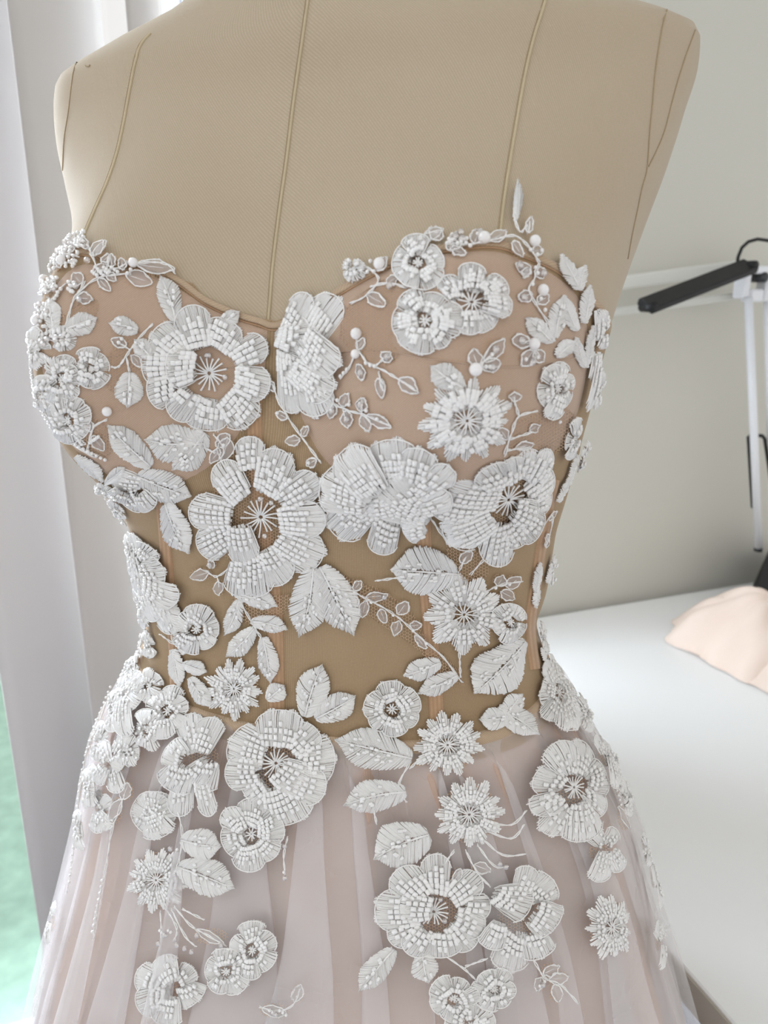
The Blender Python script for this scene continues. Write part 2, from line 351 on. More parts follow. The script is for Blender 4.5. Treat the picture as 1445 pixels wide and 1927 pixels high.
BA, BS, BZ, BWX, BWU, BWD, AX, AY = .0477, .0908, 1.2581, .0505, .0845, .0615, -.0239, .4877
TH = math.radians(18); FD = Vector((-math.sin(TH), -math.cos(TH), 0)); LD = Vector((math.cos(TH), -math.sin(TH), 0))
def spline(k, v):
    k = np.array(k, float); v = np.array(v, float); m = np.zeros(len(k)); d = np.diff(v) / np.diff(k)
    for i in range(1, len(k) - 1):                      # monotone (harmonic mean) slopes, no overshoot
        h0, h1 = k[i] - k[i - 1], k[i + 1] - k[i]
        if d[i - 1] * d[i] > 0: m[i] = (h0 + h1) * 3 / ((2 * h1 + h0) / d[i - 1] + (h1 + 2 * h0) / d[i])
    m[0], m[-1] = d[0], d[-1]
    def f(x):
        i = int(min(max(np.searchsorted(k, x) - 1, 0), len(k) - 2)); h = k[i + 1] - k[i]; t = (x - k[i]) / h
        return float(v[i] * (2 * t ** 3 - 3 * t * t + 1) + h * m[i] * (t ** 3 - 2 * t * t + t) + v[i + 1] * (-2 * t ** 3 + 3 * t * t) + h * m[i + 1] * (t ** 3 - t * t))
    return f
fa, ff, fc = spline(zk, ak), spline(zk, fk), spline(zk, ck)
ga = spline([.74, .80, .86, .92, .98, 1.03, 1.08], [.150, .158, .160, .155, .144, .136, .1330]); gf = spline([.74, .80, .86, .92, .98, 1.03, 1.08], [.108, .112, .114, .112, .107, .103, .1015])
EX = 2 / 2.35
def local(phi, z, form=False):
    a, f, c = (ga(z), gf(z), fc(z)) if form and z < 1.08 else (fa(z), ff(z), fc(z))
    sp, cp = math.sin(phi), math.cos(phi)
    x = a * math.copysign(abs(sp) ** EX, sp); y = (f if cp > 0 else .5 * f + .05) * math.copysign(abs(cp) ** EX, cp)
    if abs(z - BZ) < .25:
        wz = BWU if z > BZ else BWD; x0, y0 = x, y
        for sg in (-1, 1):
            g = math.exp(-((x0 - sg * BS) / BWX) ** 2 - (abs(z - BZ) / wz) ** 2.2) * min(1, max(0, (y0 + .01) / .05))
            y += BA * g; x += sg * BA * .3 * g
    return x + c, y
AXIS = Vector((AX, AY, 0))
def SP(phi, z, form=False):
    x, y = local(phi, z, form); return AXIS + LD * x + FD * y + Vector((0, 0, z))
def SN(phi, z, form=False):
    e = .004; a = SP(phi + .01, z, form) - SP(phi - .01, z, form); b = SP(phi, z + e, form) - SP(phi, z - e, form)
    n = a.cross(b); n = n.normalized() if n.length > 1e-12 else Vector((0, 0, 1))
    return n
NPH = 180
ZS = [.60 + .93 * i / 186 for i in range(187)]
sv = [SP(2 * PI * j / NPH, z) for z in ZS for j in range(NPH)]
sf = [(i * NPH + j, i * NPH + (j + 1) % NPH, (i + 1) * NPH + (j + 1) % NPH, (i + 1) * NPH + j) for i in range(len(ZS) - 1) for j in range(NPH)]
BVH = BVHTree.FromPolygons(sv, sf)
if SN(0, 1.15).dot(FD) < 0: _s = -1
else: _s = 1
def hit(u, v):
    d = ray(u, v); p, n, i, t = BVH.ray_cast(CAM, d)
    if p is not None:
        return p, (n if n.dot(d) < 0 else -n), i, True
    t = .46
    for _ in range(6):
        q, n, i, dd = BVH.find_nearest(CAM + d * t); t = (q - CAM).dot(d)
    c = (sv[sf[i][0]] - AXIS); c.z = 0
    if n.dot(c) < 0: n = -n
    return q, n, i, False
def near(p):
    q, n, i, d = BVH.find_nearest(p); c = q - AXIS; c.z = 0
    return q, (n if n.dot(c) > 0 else -n)
def phiz(i, p): return 2 * PI * ((i % NPH) + .5) / NPH, p.z
def smooth(x): x = min(1, max(0, x)); return x * x * (3 - 2 * x)
# ------------------------------------------------------------------ dress form
form = empty('dress_form', AXIS); tag(form, 'beige twill dress form torso with stitched seams, wearing the lace gown', 'dress form')
mb = MB(); zz = [.74 + .79 * i / 170 for i in range(171)]; pts, uvs = [], []
for j in range(NPH + 1):
    for z in zz:
        pts.append(SP(2 * PI * j / NPH, z, True)); uvs.append((j / NPH * .9, z))
mb.grid(pts, NPH + 1, len(zz), False, uvs); mb.build('torso', 'form', form)
mb = MB(); n = 48
pts = []
for i in range(n):
    for (r, h) in ((1.0, 0), (1.03, .002), (1.03, .012), (.9, .018), (.35, .024), (.001, .025)):
        x, y = local(2 * PI * i / n, 1.53); pts.append(AXIS + LD * (fc(1.53) + (x - fc(1.53)) * r) + FD * y * r + Vector((0, 0, 1.53 + h)))
mb.grid(pts, n, 6, True); mb.build('neck_cap', 'wood', form)
mb = MB(); mb.tube([AXIS + Vector((0, 0, .04)), AXIS + Vector((0, 0, .76))], .016, 16); mb.build('stand_pole', 'dark', form)
mb = MB(); mb.tube([AXIS + Vector((0, 0, z)) for z in (0, .012, .03, .05)], [.17, .17, .05, .02], 32); mb.build('stand_base', 'dark', form)
mb = MB(); pts = []
for i in range(48):
    for r in (1, .6, .1): pts.append(AXIS + (SP(2 * PI * i / 48, .74, True) - AXIS - Vector((0, 0, .74))) * r + Vector((0, 0, .74)))
mb.grid(pts, 48, 3, True); mb.build('hip_plate', 'wood', form)
def dense(px, step=6):
    out = []
    for (a, b) in zip(px[:-1], px[1:]):
        n = max(1, int(math.hypot(b[0] - a[0], b[1] - a[1]) / step)); out += [(a[0] + (b[0] - a[0]) * k / n, a[1] + (b[1] - a[1]) * k / n) for k in range(n)]
    return out + [px[-1]]
def csmooth(px, n=8):
    """Catmull-Rom through pixel points"""
    if len(px) < 3: return dense(px, 5)
    P = [px[0]] + list(px) + [px[-1]]; out = []
    for i in range(1, len(P) - 2):
        for k in range(n):
            t = k / n; q = []
            for d in (0, 1):
                a, b, c, e = P[i - 1][d], P[i][d], P[i + 1][d], P[i + 2][d]
                q.append(.5 * (2 * b + (c - a) * t + (2 * a - 5 * b + 4 * c - e) * t * t + (3 * b - a - 3 * c + e) * t ** 3))
            out.append(tuple(q))
    return out + [px[-1]]
def seam(px, cord=True):
    a, b = [], []
    for (u, v) in csmooth(px, 10):
        p, n, i, ok = hit(u, v); a.append(p + n * .0002)
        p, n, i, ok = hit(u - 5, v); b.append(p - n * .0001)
    if cord:
        mb = MB(); mb.tube(a, .0007, 6); o = mb.build('seam', 'seam', form)
        mb = MB(); mb.tube(b, .00032, 5); mb.build('seam_stitch_shade', 'stitch_shade', o)  # stitch line beside the cord, its darker colour painting in the groove's shade
    else:
        mb = MB(); mb.tube(a, .00032, 5); mb.build('seam', 'stitch_shade', form)
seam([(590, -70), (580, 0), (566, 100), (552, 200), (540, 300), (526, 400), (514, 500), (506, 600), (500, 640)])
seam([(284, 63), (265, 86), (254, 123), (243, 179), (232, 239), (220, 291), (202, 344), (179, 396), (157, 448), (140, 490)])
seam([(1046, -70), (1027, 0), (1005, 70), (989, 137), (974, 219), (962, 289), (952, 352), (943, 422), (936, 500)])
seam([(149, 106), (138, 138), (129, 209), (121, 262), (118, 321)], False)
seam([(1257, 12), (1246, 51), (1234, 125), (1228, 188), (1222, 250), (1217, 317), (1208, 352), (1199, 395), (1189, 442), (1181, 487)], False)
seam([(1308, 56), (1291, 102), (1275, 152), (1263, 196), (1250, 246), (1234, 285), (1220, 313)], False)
# ------------------------------------------------------------------ the gown: bodice
dress = empty('wedding_dress', AXIS); tag(dress, 'strapless blush wedding gown with sheer boned bodice and white beaded floral lace', 'dress')
NECK = [(112, 500), (135, 478), (160, 470), (200, 480), (240, 490), (300, 505), (345, 530), (390, 562), (450, 588), (490, 600), (513, 608), (540, 603), (590, 578), (640, 545), (700, 510), (760, 482), (850, 462), (930, 456), (985, 474), (1050, 503), (1105, 553), (1138, 592)]
tab = []
for (u, v) in csmooth(NECK, 6):
    p, n, i, ok = hit(u, v); ph, z = phiz(i, p); ph = (ph + PI) % (2 * PI) - PI; tab.append((ph, z))
tab.sort(); tp = [t[0] for t in tab]; tz = [t[1] for t in tab]
def ztop(ph):
    ph = (ph + PI) % (2 * PI) - PI
    if tp[0] <= ph <= tp[-1]: return float(np.interp(ph, tp, tz))
    e0, e1 = tz[-1], tz[0]; g = (ph - tp[-1]) % (2 * PI); tot = (tp[0] - tp[-1]) % (2 * PI); t = g / tot
    return e0 + (e1 - e0) * t - .05 * math.sin(PI * t)
ZW = 1.056
mb = MB(); pts, uvs = [], []; NB = 240; NZ = 44
for j in range(NB + 1):
    ph = 2 * PI * j / NB; zt = ztop(ph)
    for k in range(NZ):
        z = ZW - .012 + (zt - ZW + .012) * k / (NZ - 1)
        pts.append(SP(ph, z) + SN(ph, z) * _s * .0009); uvs.append((j / NB * .85, z))
mb.grid(pts, NB + 1, NZ, False, uvs); mb.build('bodice_mesh', 'sheer', dress)
def ribbon(px, wpx, m, name, lift, parent=dress):
    """flat cloth strip following pixel points on the body"""
    c = csmooth(px, 8); pts, uvs = [], []; L = 0
    for i, (u, v) in enumerate(c):
        a = c[max(0, i - 1)]; b = c[min(len(c) - 1, i + 1)]; dx, dy = b[0] - a[0], b[1] - a[1]; l = math.hypot(dx, dy) or 1
        for k, t in enumerate((-1, -.9, -.3, .3, .9, 1)):
            p, n, _, ok = hit(u - dy / l * t * wpx / 2, v + dx / l * t * wpx / 2); pts.append(p + n * (lift * (.2 if abs(t) == 1 else 1))); uvs.append((t * wpx * .00014, i * .002))
    mb = MB(); mb.grid(pts, len(c), 6, False, uvs); return mb.build(name, m, parent)
ribbon([(u, v + 5) for u, v in NECK], 12, 'bind', 'neckline_binding', .0018)
mb = MB(); mb.tube([hit(u, v + 14)[0] + hit(u, v + 14)[1] * .0012 for u, v in csmooth(NECK, 6)], .0004, 5); mb.build('topstitching', 'chan', dress)
for px, w in (([(486, 690), (480, 800), (492, 950), (508, 1060), (518, 1150), (521, 1250), (522, 1350)], 30), ([(798, 905), (797, 960), (799, 1060), (808, 1180), (816, 1270), (822, 1372)], 28),
              ([(300, 900), (312, 1000), (320, 1100), (330, 1200), (334, 1290)], 22), ([(1040, 900), (1020, 1000), (1005, 1100), (995, 1180), (1004, 1260)], 18)):
    ribbon(px, w, 'chan', 'boning_channel', .0017)
def patch(poly, m, name, lift, rings=14, parent=dress, uvk=.00028):
    """cloth piece with a pixel outline, laid on the body; domed edge"""
    c = (sum(p[0] for p in poly) / len(poly), sum(p[1] for p in poly) / len(poly)); pl = csmooth(poly + [poly[0]], 6)[:-1]; pts, uvs = [], []
    for (x, y) in pl:
        for k in range(rings):
            t = k / (rings - 1); u, v = c[0] + (x - c[0]) * t, c[1] + (y - c[1]) * t; p, n, _, ok = hit(u, v)
            pts.append(p + n * (lift if k < rings - 1 else lift * .3)); uvs.append((u * uvk, v * uvk))
    mb = MB(); mb.grid(pts, len(pl), rings, True, uvs); return mb.build(name, m, parent)
patch([(538, 618), (590, 590), (650, 552), (705, 522), (770, 494), (850, 478), (930, 474), (985, 492), (1045, 520), (1090, 565), (1106, 640), (1098, 730), (1072, 810), (1030, 860), (960, 905), (880, 930), (790, 938), (700, 922), (640, 890), (600, 850), (570, 790), (550, 720)], 'cup', 'cup', .0024)
patch([(506, 622), (450, 603), (395, 580), (345, 548), (300, 524), (240, 508), (190, 500), (150, 500), (112, 530), (84, 600), (76, 660), (92, 745), (130, 830), (190, 885), (260, 915), (330, 910), (392, 880), (440, 832), (478, 770), (500, 700)], 'cup', 'cup', .0024)
for px in ([(548, 680), (700, 660), (830, 680), (960, 690), (1100, 668)], [(80, 690), (180, 672), (300, 672), (420, 690), (500, 690)]):
    mb = MB(); mb.tube([hit(u, v)[0] + hit(u, v)[1] * .0025 for u, v in csmooth(px, 8)], .0004, 5); mb.build('cup_seam', 'cup', dress)
# waist seam
mb = MB(); pts, uvs = [], []
for j in range(241):
    ph = 2 * PI * j / 240
    for z, o in ((ZW - .006, .0005), (ZW - .005, .0022), (ZW + .001, .0026), (ZW + .002, .0006)): pts.append(SP(ph, z) + SN(ph, z) * _s * o); uvs.append((j * .004, z))
mb.grid(pts, 241, 4, False, uvs); mb.build('waist_seam', 'bind', dress)
# ------------------------------------------------------------------ the gown: skirt layers
def skirt(name, m, nf, over, amp, off, seed, z0=ZW, z1=.012, kr=1.0, nz=56, nph=720, strength=1.0):
    rg = random.Random(seed); w = [rg.uniform(.6, 1.5) for _ in range(nf)]; t = sum(w); edges = [0]
    for x in w: edges.append(edges[-1] + x / t * 2 * PI)
    am = [rg.uniform(.5, 1.3) for _ in range(nf)]; ovs = [rg.uniform(.2, 1.25) for _ in range(nf)]; ln = [rg.uniform(.0, .35) for _ in range(nf)]
    r0 = rg.uniform(0, 6); pts, uvs = [], []
    zl = [z0 - (z0 - z1) * (k / (nz - 1)) ** 1.5 for k in range(nz)]
    for j in range(nph + 1):
        s = 2 * PI * (j % nph) / nph; i = max(0, min(nf - 1, int(np.searchsorted(edges, s, side='right') - 1))); q = (s - edges[i]) / (edges[i + 1] - edges[i]); wd_ = edges[i + 1] - edges[i]
        b = 2 * PI * q
        for z in zl:
            d = (z0 - z); g = smooth((d + .004) / (.03 + .06 * ln[i])) * (.55 + .45 * smooth(d / .3)); h = .35 * smooth(d / .02) + .65 * g
            ph = s + r0 - over * ovs[i] * g * wd_ * math.sin(b) * .36
            rr = off(d) + strength * amp * am[i] * h * (math.cos(b)) * (1 + 1.6 * smooth((d - .25) / .6))
            p = SP(ph, z); nn = SN(ph, z) * _s; p = p + nn * rr
            pts.append(p); uvs.append((s * .2, z))
    mb = MB(); mb.grid(pts, nph + 1, nz, False, uvs); return mb.build(name, m, dress)
skirt('lining_skirt', 'lining', 26, .5, .0045, lambda d: -.0012 - .012 * smooth(d / .12) - .02 * smooth((d - .2) / .3), 3, nph=480)
skirt('tulle_layer', 'tulle', 22, 1.7, .0055, lambda d: .0012 - .002 * smooth(d / .1), 11)
skirt('tulle_layer', 'tulle2', 17, 2.0, .0060, lambda d: .0024 + .002 * smooth(d / .1), 23)
# ------------------------------------------------------------------ lace: everything below is laid out on the body surface
def base_off(z): return .0020 + .0052 * smooth((1.062 - z) / .03)
class Map:
    """pixel -> point on the gown; straight along the view where the cloth faces us, over the tangent plane at the sides"""
    def __init__(s, cx, cy, r, veil=False):
        s.p, s.n, i, ok = hit(cx, cy); s.veil = veil; s.direct = ok
        for k in range(8):
            a = k * PI / 4; p, n, i, o = hit(cx + r * math.cos(a), cy + r * math.sin(a))
            if not o or -n.dot(ray(cx + r * math.cos(a), cy + r * math.sin(a))) < .36 or (p - s.p).length > r * .0011 + .012: s.direct = False
        if not s.direct:
            d = ray(cx, cy); n = s.n; f = -n.dot(d)
            if f < .55:                                   # lean the plane a little towards us so that nothing stretches away
                t = (n + d * f); t = t.normalized() if t.length > 1e-6 else n; n = t * math.sqrt(1 - .3025) - d * .55
            s.pn = n.normalized()
        s.c = {}
    def base(s, u, v):
        k = (round(u, 2), round(v, 2))
        if k in s.c: return s.c[k]
        if s.direct: p, n, _, ok = hit(u, v)
        else: p, n = near(onplane(u, v, s.p, s.pn))
        s.c[k] = (p, n); return p, n
    def __call__(s, u, v, lift):
        p, n = s.base(u, v); return p + n * ((.0024 if s.veil else base_off(p.z)) + lift)
TPX = 2.4                                                   # thread pitch in photo pixels
def petal(mb, mp, b, t, win, wout, lift, cup=.0012, jag=.05, tipk=.3, pk=2.6, pitch=TPX, nv=6, grow=.75, lobes=0):
    T = max(5, int(2 * wout / pitch)); dx, dy = t[0] - b[0], t[1] - b[1]; L = math.hypot(dx, dy) or 1; d = (dx / L, dy / L); q = (-d[1], d[0])
    ph = U(0, 6)
    cap = (lambda s: 1 - tipk * (1 - math.sqrt(max(0, 1 - s * s * .98)))) if pk > 2 else (lambda s: 1 - tipk * abs(s) ** pk)
    for i in range(T):
        s = -1 + (2 * i + 1) / T
        ln = cap(s) + U(-1, 1) * min(jag, 1.6 / L) + (.05 * math.cos(lobes * PI * s + ph) if lobes else 0)
        wob = U(-.7, .7); hw = U(.42, .66) * 2 / T; dh = U(-.00045, .00040); v0 = U(0, .22) if RND() < .45 else 0; pts, uvs = [], []
        for e, dz in ((-1, -.00062), (0, .00022), (1, -.00062)):
            for k in range(nv + 1):
                v = v0 + (1 - v0) * k / nv; w = win + (wout - win) * v ** grow; ss = s + e * hw * (1 if k < nv else .85)
                x = b[0] + d[0] * L * ln * v + q[0] * (ss * w + wob * v); y = b[1] + d[1] * L * ln * v + q[1] * (ss * w + wob * v)
                h = lift + cup * (1 - s * s) * math.sin(PI * (.15 + .75 * v)) + dz + dh
                if k == nv: h = min(h, lift * .75)
                pts.append(mp(x, y, max(h, .0001))); uvs.append((x * .0003, y * .0003))
        mb.grid(pts, 3, nv + 1, False, uvs)
    if wout > 15 and pk > 2:                                # stitched cord along the petal's rim
        e = []
        for i in range(15):
            s = -1 + 2 * i / 14; l = cap(s) * .985; x, y = b[0] + d[0] * L * l + q[0] * s * wout, b[1] + d[1] * L * l + q[1] * s * wout
            e.append(mp(x, y, lift * .8 + .0004))
        mb.tube(e, .00034, 5)
    def at(s, v):
        w = win + (wout - win) * v ** grow; ln = cap(s)
        return b[0] + d[0] * L * ln * v + q[0] * s * w, b[1] + d[1] * L * ln * v + q[1] * s * w, lift + cup * (1 - s * s) * math.sin(PI * (.15 + .75 * v))
    return at, L
HEX = [(math.cos(k * PI / 3 + .3), math.sin(k * PI / 3 + .3)) for k in range(6)]
def bead(mb, mp, x, y, dx, dy, ln, rd, lift):
    c = mp(x, y, lift + rd * .34); a = mp(x + dx * 2, y + dy * 2, lift) - mp(x - dx * 2, y - dy * 2, lift)
    if a.length < 1e-7: return
    a.normalize(); n = mp.base(x, y)[1]; w = a.cross(n)
    if w.length < 1e-5: return
    w.normalize(); n = w.cross(a); b = len(mb.v); hl = ln / 2
    for sg, rr in ((-1, .78), (-.8, 1), (.8, 1), (1, .78)):
        for (cx, sx) in HEX: mb.v.append(tuple(c + a * hl * sg + (w * cx + n * sx * .68) * rd * rr)); mb.uv.append((0, 0))
    for r in range(3):
        for k in range(6): mb.f.append((b + r * 6 + k, b + r * 6 + (k + 1) % 6, b + r * 6 + 6 + (k + 1) % 6, b + r * 6 + 6 + k))
    mb.f.append(tuple(b + k for k in range(6))[::-1]); mb.f.append(tuple(b + 18 + k for k in range(6)))
PXM = .00030                                                # metres a photo pixel spans on the gown, about
def beadrows(mb, mp, at, L, wout, bl, bw, v0=.06, v1=.74, smax=.82, keep=.93):
    skew = U(-2.2, 2.2)
    nr = max(1, int(2 * wout * smax / (bw * 1.06)) + 1); nl = max(1, int(L * (v1 - v0) / (bl * 1.06)))
    for r in range(nr):
        s = 0 if nr == 1 else -smax + 2 * smax * r / (nr - 1); sh = U(-.2, .2) + skew * s; top = nl - (1 if abs(s) > .55 else 0) - int(RND() * 1.6)
        for k in range(max(1, top)):
            if RND() > keep: continue
            v = min(.9, max(.01, v0 + (v1 - v0) * (k + .5 + sh * .4) / nl)); x, y, h = at(s, v); x2, y2, _ = at(s, v + .04); l = math.hypot(x2 - x, y2 - y) or 1
            j = U(-.12, .12); dx, dy = (x2 - x) / l, (y2 - y) / l
            bead(mb, mp, x + U(-.5, .5), y + U(-.5, .5), dx - dy * j, dy + dx * j, bl * PXM * U(.92, 1.04), bw * PXM * .5 * U(.95, 1.08), h + .0002)
def stamens(mb, mp, cx, cy, r, n, lift=.0012, rad=.00042, sq=(1, 1)):
    for k in range(n):
        a = 2 * PI * k / n + U(-.1, .1); l = r * U(.75, 1.0); pts = []
        for t in (.12, .4, .75, 1): pts.append(mp(cx + math.cos(a + .1 * t) * l * t * sq[0], cy + math.sin(a + .1 * t) * l * t * sq[1], lift + .0006 * t))
        mb.tube(pts, [rad, rad, rad * .9, rad * 1.25], 5)
def disc(mb, mp, cx, cy, rx, ry, lift):
    pts, uvs = [], []
    for i in range(20):
        a = 2 * PI * i / 20
        for k in range(5):
            t = .02 + .98 * k / 4; x, y = cx + rx * t * math.cos(a), cy + ry * t * math.sin(a); pts.append(mp(x, y, lift)); uvs.append((x * .0003, y * .0003))
    mb.grid(pts, 20, 5, True, uvs)
NPET = [0]
REST = MB()                                                 # petals of the smallest motifs, past what is built singly
def finish(name, parent, petals, beads, stam, base, mp, small=False):
    o = base.build(name, 'net', dress, True, origin=mp.p)
    for pb in petals:
        if small:
            b = len(REST.v); REST.v += pb.v; REST.uv += pb.uv; REST.f += [tuple(b + i for i in f) for f in pb.f]
        else: pb.build('petal', 'thread', o, True, origin=mp.p); NPET[0] += 1
    if stam and stam.v: stam.build('stamens', 'thread', o, True, origin=mp.p)
    if beads.v: tag(beads.build('bead_rows', 'bead', o, True, origin=mp.p), kind='stuff')
    return o
def flower(cx, cy, rx, ry=None, n=8, rot=0., kind='big', veil=False, inner=(), name=None):
    ry = ry or rx; mp = Map(cx, cy, max(rx, ry) * .92, veil); pet, bd, st, bs = [], MB(), MB(), MB(); R = (rx + ry) / 2; sx, sy = rx / R, ry / R
    disc(bs, mp, cx, cy, rx * .8, ry * .8, .0004)
    big = R > 70; bl, bw = (10.0, 9.2) if big else (7.8, 7.2)
    P = lambda a, r: (cx + math.cos(a) * r * sx, cy + math.sin(a) * r * sy)
    if kind == 'daisy':
        for k in range(n):
            a = rot + 2 * PI * k / n + U(-.06, .06); Rk = R * U(.88, 1.06); w = Rk * math.sin(PI / n) * 1.02; pb = MB()
            at, L = petal(pb, mp, P(a, R * .2), P(a, Rk), R * .05, w, .0009 + .0006 * (k % 2), .0011, .05, .62, 1.7, 3.0, 5, .55); pet.append(pb)
            for s, n0 in ((0, .0), (-.45, .1), (.45, .1)) if w > 13 else ((0, 0),): 
                for j in range(int(L * .62 / bl)):
                    if RND() < .9:
                        x, y, h = at(s, .22 + n0 + j * bl * 1.05 / L); 
                        if s == 0 or .22 + n0 + j * bl * 1.05 / L < .72: bead(bd, mp, x, y, math.cos(a), math.sin(a), bl * PXM * .92, bw * PXM * .46, h + .0002)
        stamens(st, mp, cx, cy, R * .34, n + 3, .0016, .0004, (sx, sy))
    else:
        rin = R * (.25 if big else .2)
        wt = [U(.75, 1.3) for _ in range(n)]; tw = sum(wt); acc = rot
        for k in range(n):
            sp = wt[k] / tw * 2 * PI; a = acc + sp / 2; acc += sp; up = k % 2
            Rk = R * U(.90, 1.08) * (1 if up else .97); hwid = math.sin(min(1.2, sp / 2)); r0 = rin * U(.85, 1.45); w = Rk * hwid * U(.88, 1.0); pb = MB()
            at, L = petal(pb, mp, P(a + U(-.08, .08), r0), P(a, Rk), r0 * hwid * 1.05, w, (.0022 if up else .0007) + U(0, .0004), .0014, .03, U(.36, .52), U(2.6, 3.6), TPX, 8, .62, 2 if RND() < .35 else 0); pet.append(pb)
            beadrows(bd, mp, at, L, w, bl, bw, U(.02, .08), U(.60, .84) if big else .72, .78)
        for (a, r0, r1, w) in inner:
            a = math.radians(a); pb = MB(); at, L = petal(pb, mp, P(a, R * r0), P(a, R * r1), R * w * .8, R * w, .0034, .0012, .03, .3, 2.4, TPX, 6, .6); pet.append(pb)
            beadrows(bd, mp, at, L, R * w, bl, bw, .1, .85, .8)
        stamens(st, mp, cx, cy, rin * 1.05, 17 if big else 9, .0012, .00046, (sx, sy))
    return finish(name or 'flower_applique', dress, pet, bd, st, bs, mp, min(rx, ry) < 34)
def rosette(cx, cy, r, sc, ox, oy, outer, inner):
    """large flower whose petals were measured one by one: axis start, axis end, half width"""
    mp = Map(cx, cy, r * .92); pet, bd, st, bs = [], MB(), MB(), MB(); disc(bs, mp, cx, cy, r * .8, r * .8, .0004)
    for i, (bx, by, tx, ty, w) in enumerate(outer + inner):
        f = lambda x, y: (ox + x / sc, oy + y / sc); pb = MB(); w *= 1.13 / sc; inn = i >= len(outer); tx, ty = bx + (tx - bx) * 1.05, by + (ty - by) * 1.05
        at, L = petal(pb, mp, f(bx, by), f(tx, ty), w * .62, w, .0036 if inn else (.0008, .0022, .0014)[i % 3], .0015, .03, .42, 2.6, TPX, 8, .6, 2 if w > 38 else 0); pet.append(pb)
        beadrows(bd, mp, at, L, w * .96, 9.8, 9.0, .03, U(.70, .88), .8, .95)
    stamens(st, mp, cx, cy, r * .3, 17, .0012, .00046)
    o = finish('flower_applique', dress, pet, bd, st, bs, mp)
    for k in range(3):
        a = U(0, 6.28); m2 = MB(); m2.ball(mp(cx + math.cos(a) * r * .27, cy + math.sin(a) * r * .27, .0022), .0015, 8, 5); m2.build('crystal', 'clear', o, False, origin=mp.p)
    return o
def fan(cx, cy, r, petals, veil=False, beads=True, name='fan_flower_applique', stam=0):
    """flower seen in profile: petals given as base, tip, half width in pixels"""
    mp = Map(cx, cy, r * .9, veil); pet, bd, bs = [], MB(), MB(); disc(bs, mp, cx, cy, r * .45, r * .45, .0003)
    for i, (bx, by, tx, ty, w0, w1) in enumerate(petals):
        pb = MB(); at, L = petal(pb, mp, (bx, by), (tx, ty), w0, w1, .0008 + .0013 * (i % 4), .0014, .035, .34, 2.4, TPX, 7, .7, 2 if w1 > 30 else 0); pet.append(pb)
        if beads: beadrows(bd, mp, at, L, w1, 9.4 if r > 70 else 7, 8 if r > 70 else 6.4, .08, .72, .76)
    st = MB()
    if stam: stamens(st, mp, cx - 6, cy + 4, r * .36, stam, .0014)
    return finish(name, dress, pet, bd, st, bs, mp, r <= 50)
def leaf(bx, by, tx, ty, w, bend=0., nb=0, veil=False, fat=.8, name='leaf_applique'):
    cx, cy = (bx + tx) / 2, (by + ty) / 2; L = math.hypot(tx - bx, ty - by); mp = Map(cx, cy, max(L, w) * .45, veil); d = ((tx - bx) / L, (ty - by) / L); q = (-d[1], d[0])
    NV_ = max(8, int(L / 2.6)); mb = MB()
    def at(s, v):
        vv = min(1, v); prof = math.sin(PI * min(1, (vv ** fat) * .97 + .03)) ** (.6 + .75 * vv) * (1 - .08 * vv)
        ce = bend * math.sin(PI * vv) * L; x = vv + .20 * abs(s) * math.sin(PI * vv) * (1 - .5 * vv)
        return bx + d[0] * L * x + q[0] * (s * w / 2 * prof + ce), by + d[1] * L * x + q[1] * (s * w / 2 * prof + ce)
    for side in (-1, 1):
        for k in range(NV_):
            v = (k + .5) / NV_
            ext = U(.97, 1.05); hw = U(.48, .74) / NV_; dh = U(-.0004, .00038); lag = U(-.01, .01); s0 = U(0, .12); pts, uvs = [], []
            for e, dz in ((-1, -.00062), (0, .00024), (1, -.00062)):
                for i in range(6):
                    a = s0 + (1 - s0) * i / 5; x, y = at(side * a * (ext if i == 5 else 1), max(0, min(1, v - .05 * (1 - a) + e * hw * (1 if i < 5 else .8) + lag * a)))
                    h = .0007 + .0016 * math.sin(PI * min(1, a * .82 + .10)) + dz + dh
                    pts.append(mp(x, y, max(h, .0001))); uvs.append((x * .0003, y * .0003))
            mb.grid(pts, 3, 6, False, uvs)
    o = mb.build(name, 'thread', dress, True, origin=mp.p)
    r = MB(); r.tube([mp(*at(0, t), .0016) for t in (0, .2, .4, .6, .8, .93)], [.0006, .0006, .0005, .0005, .0004, .0003], 5); r.build('midrib', 'thread', o, True, origin=mp.p)
    if nb:
        bd = MB()
        for _ in range(nb):
            v = U(.2, .8); s = U(-.6, .6); x, y = at(s, v); x2, y2 = at(s * .8, v - .08); l = math.hypot(x2 - x, y2 - y) or 1
            bead(bd, mp, x, y, (x2 - x) / l, (y2 - y) / l, 7.6 * PXM, 6.2 * PXM * .5, .0024)
        tag(bd.build('bead_rows', 'bead', o, True, origin=mp.p), kind='stuff')
    return o
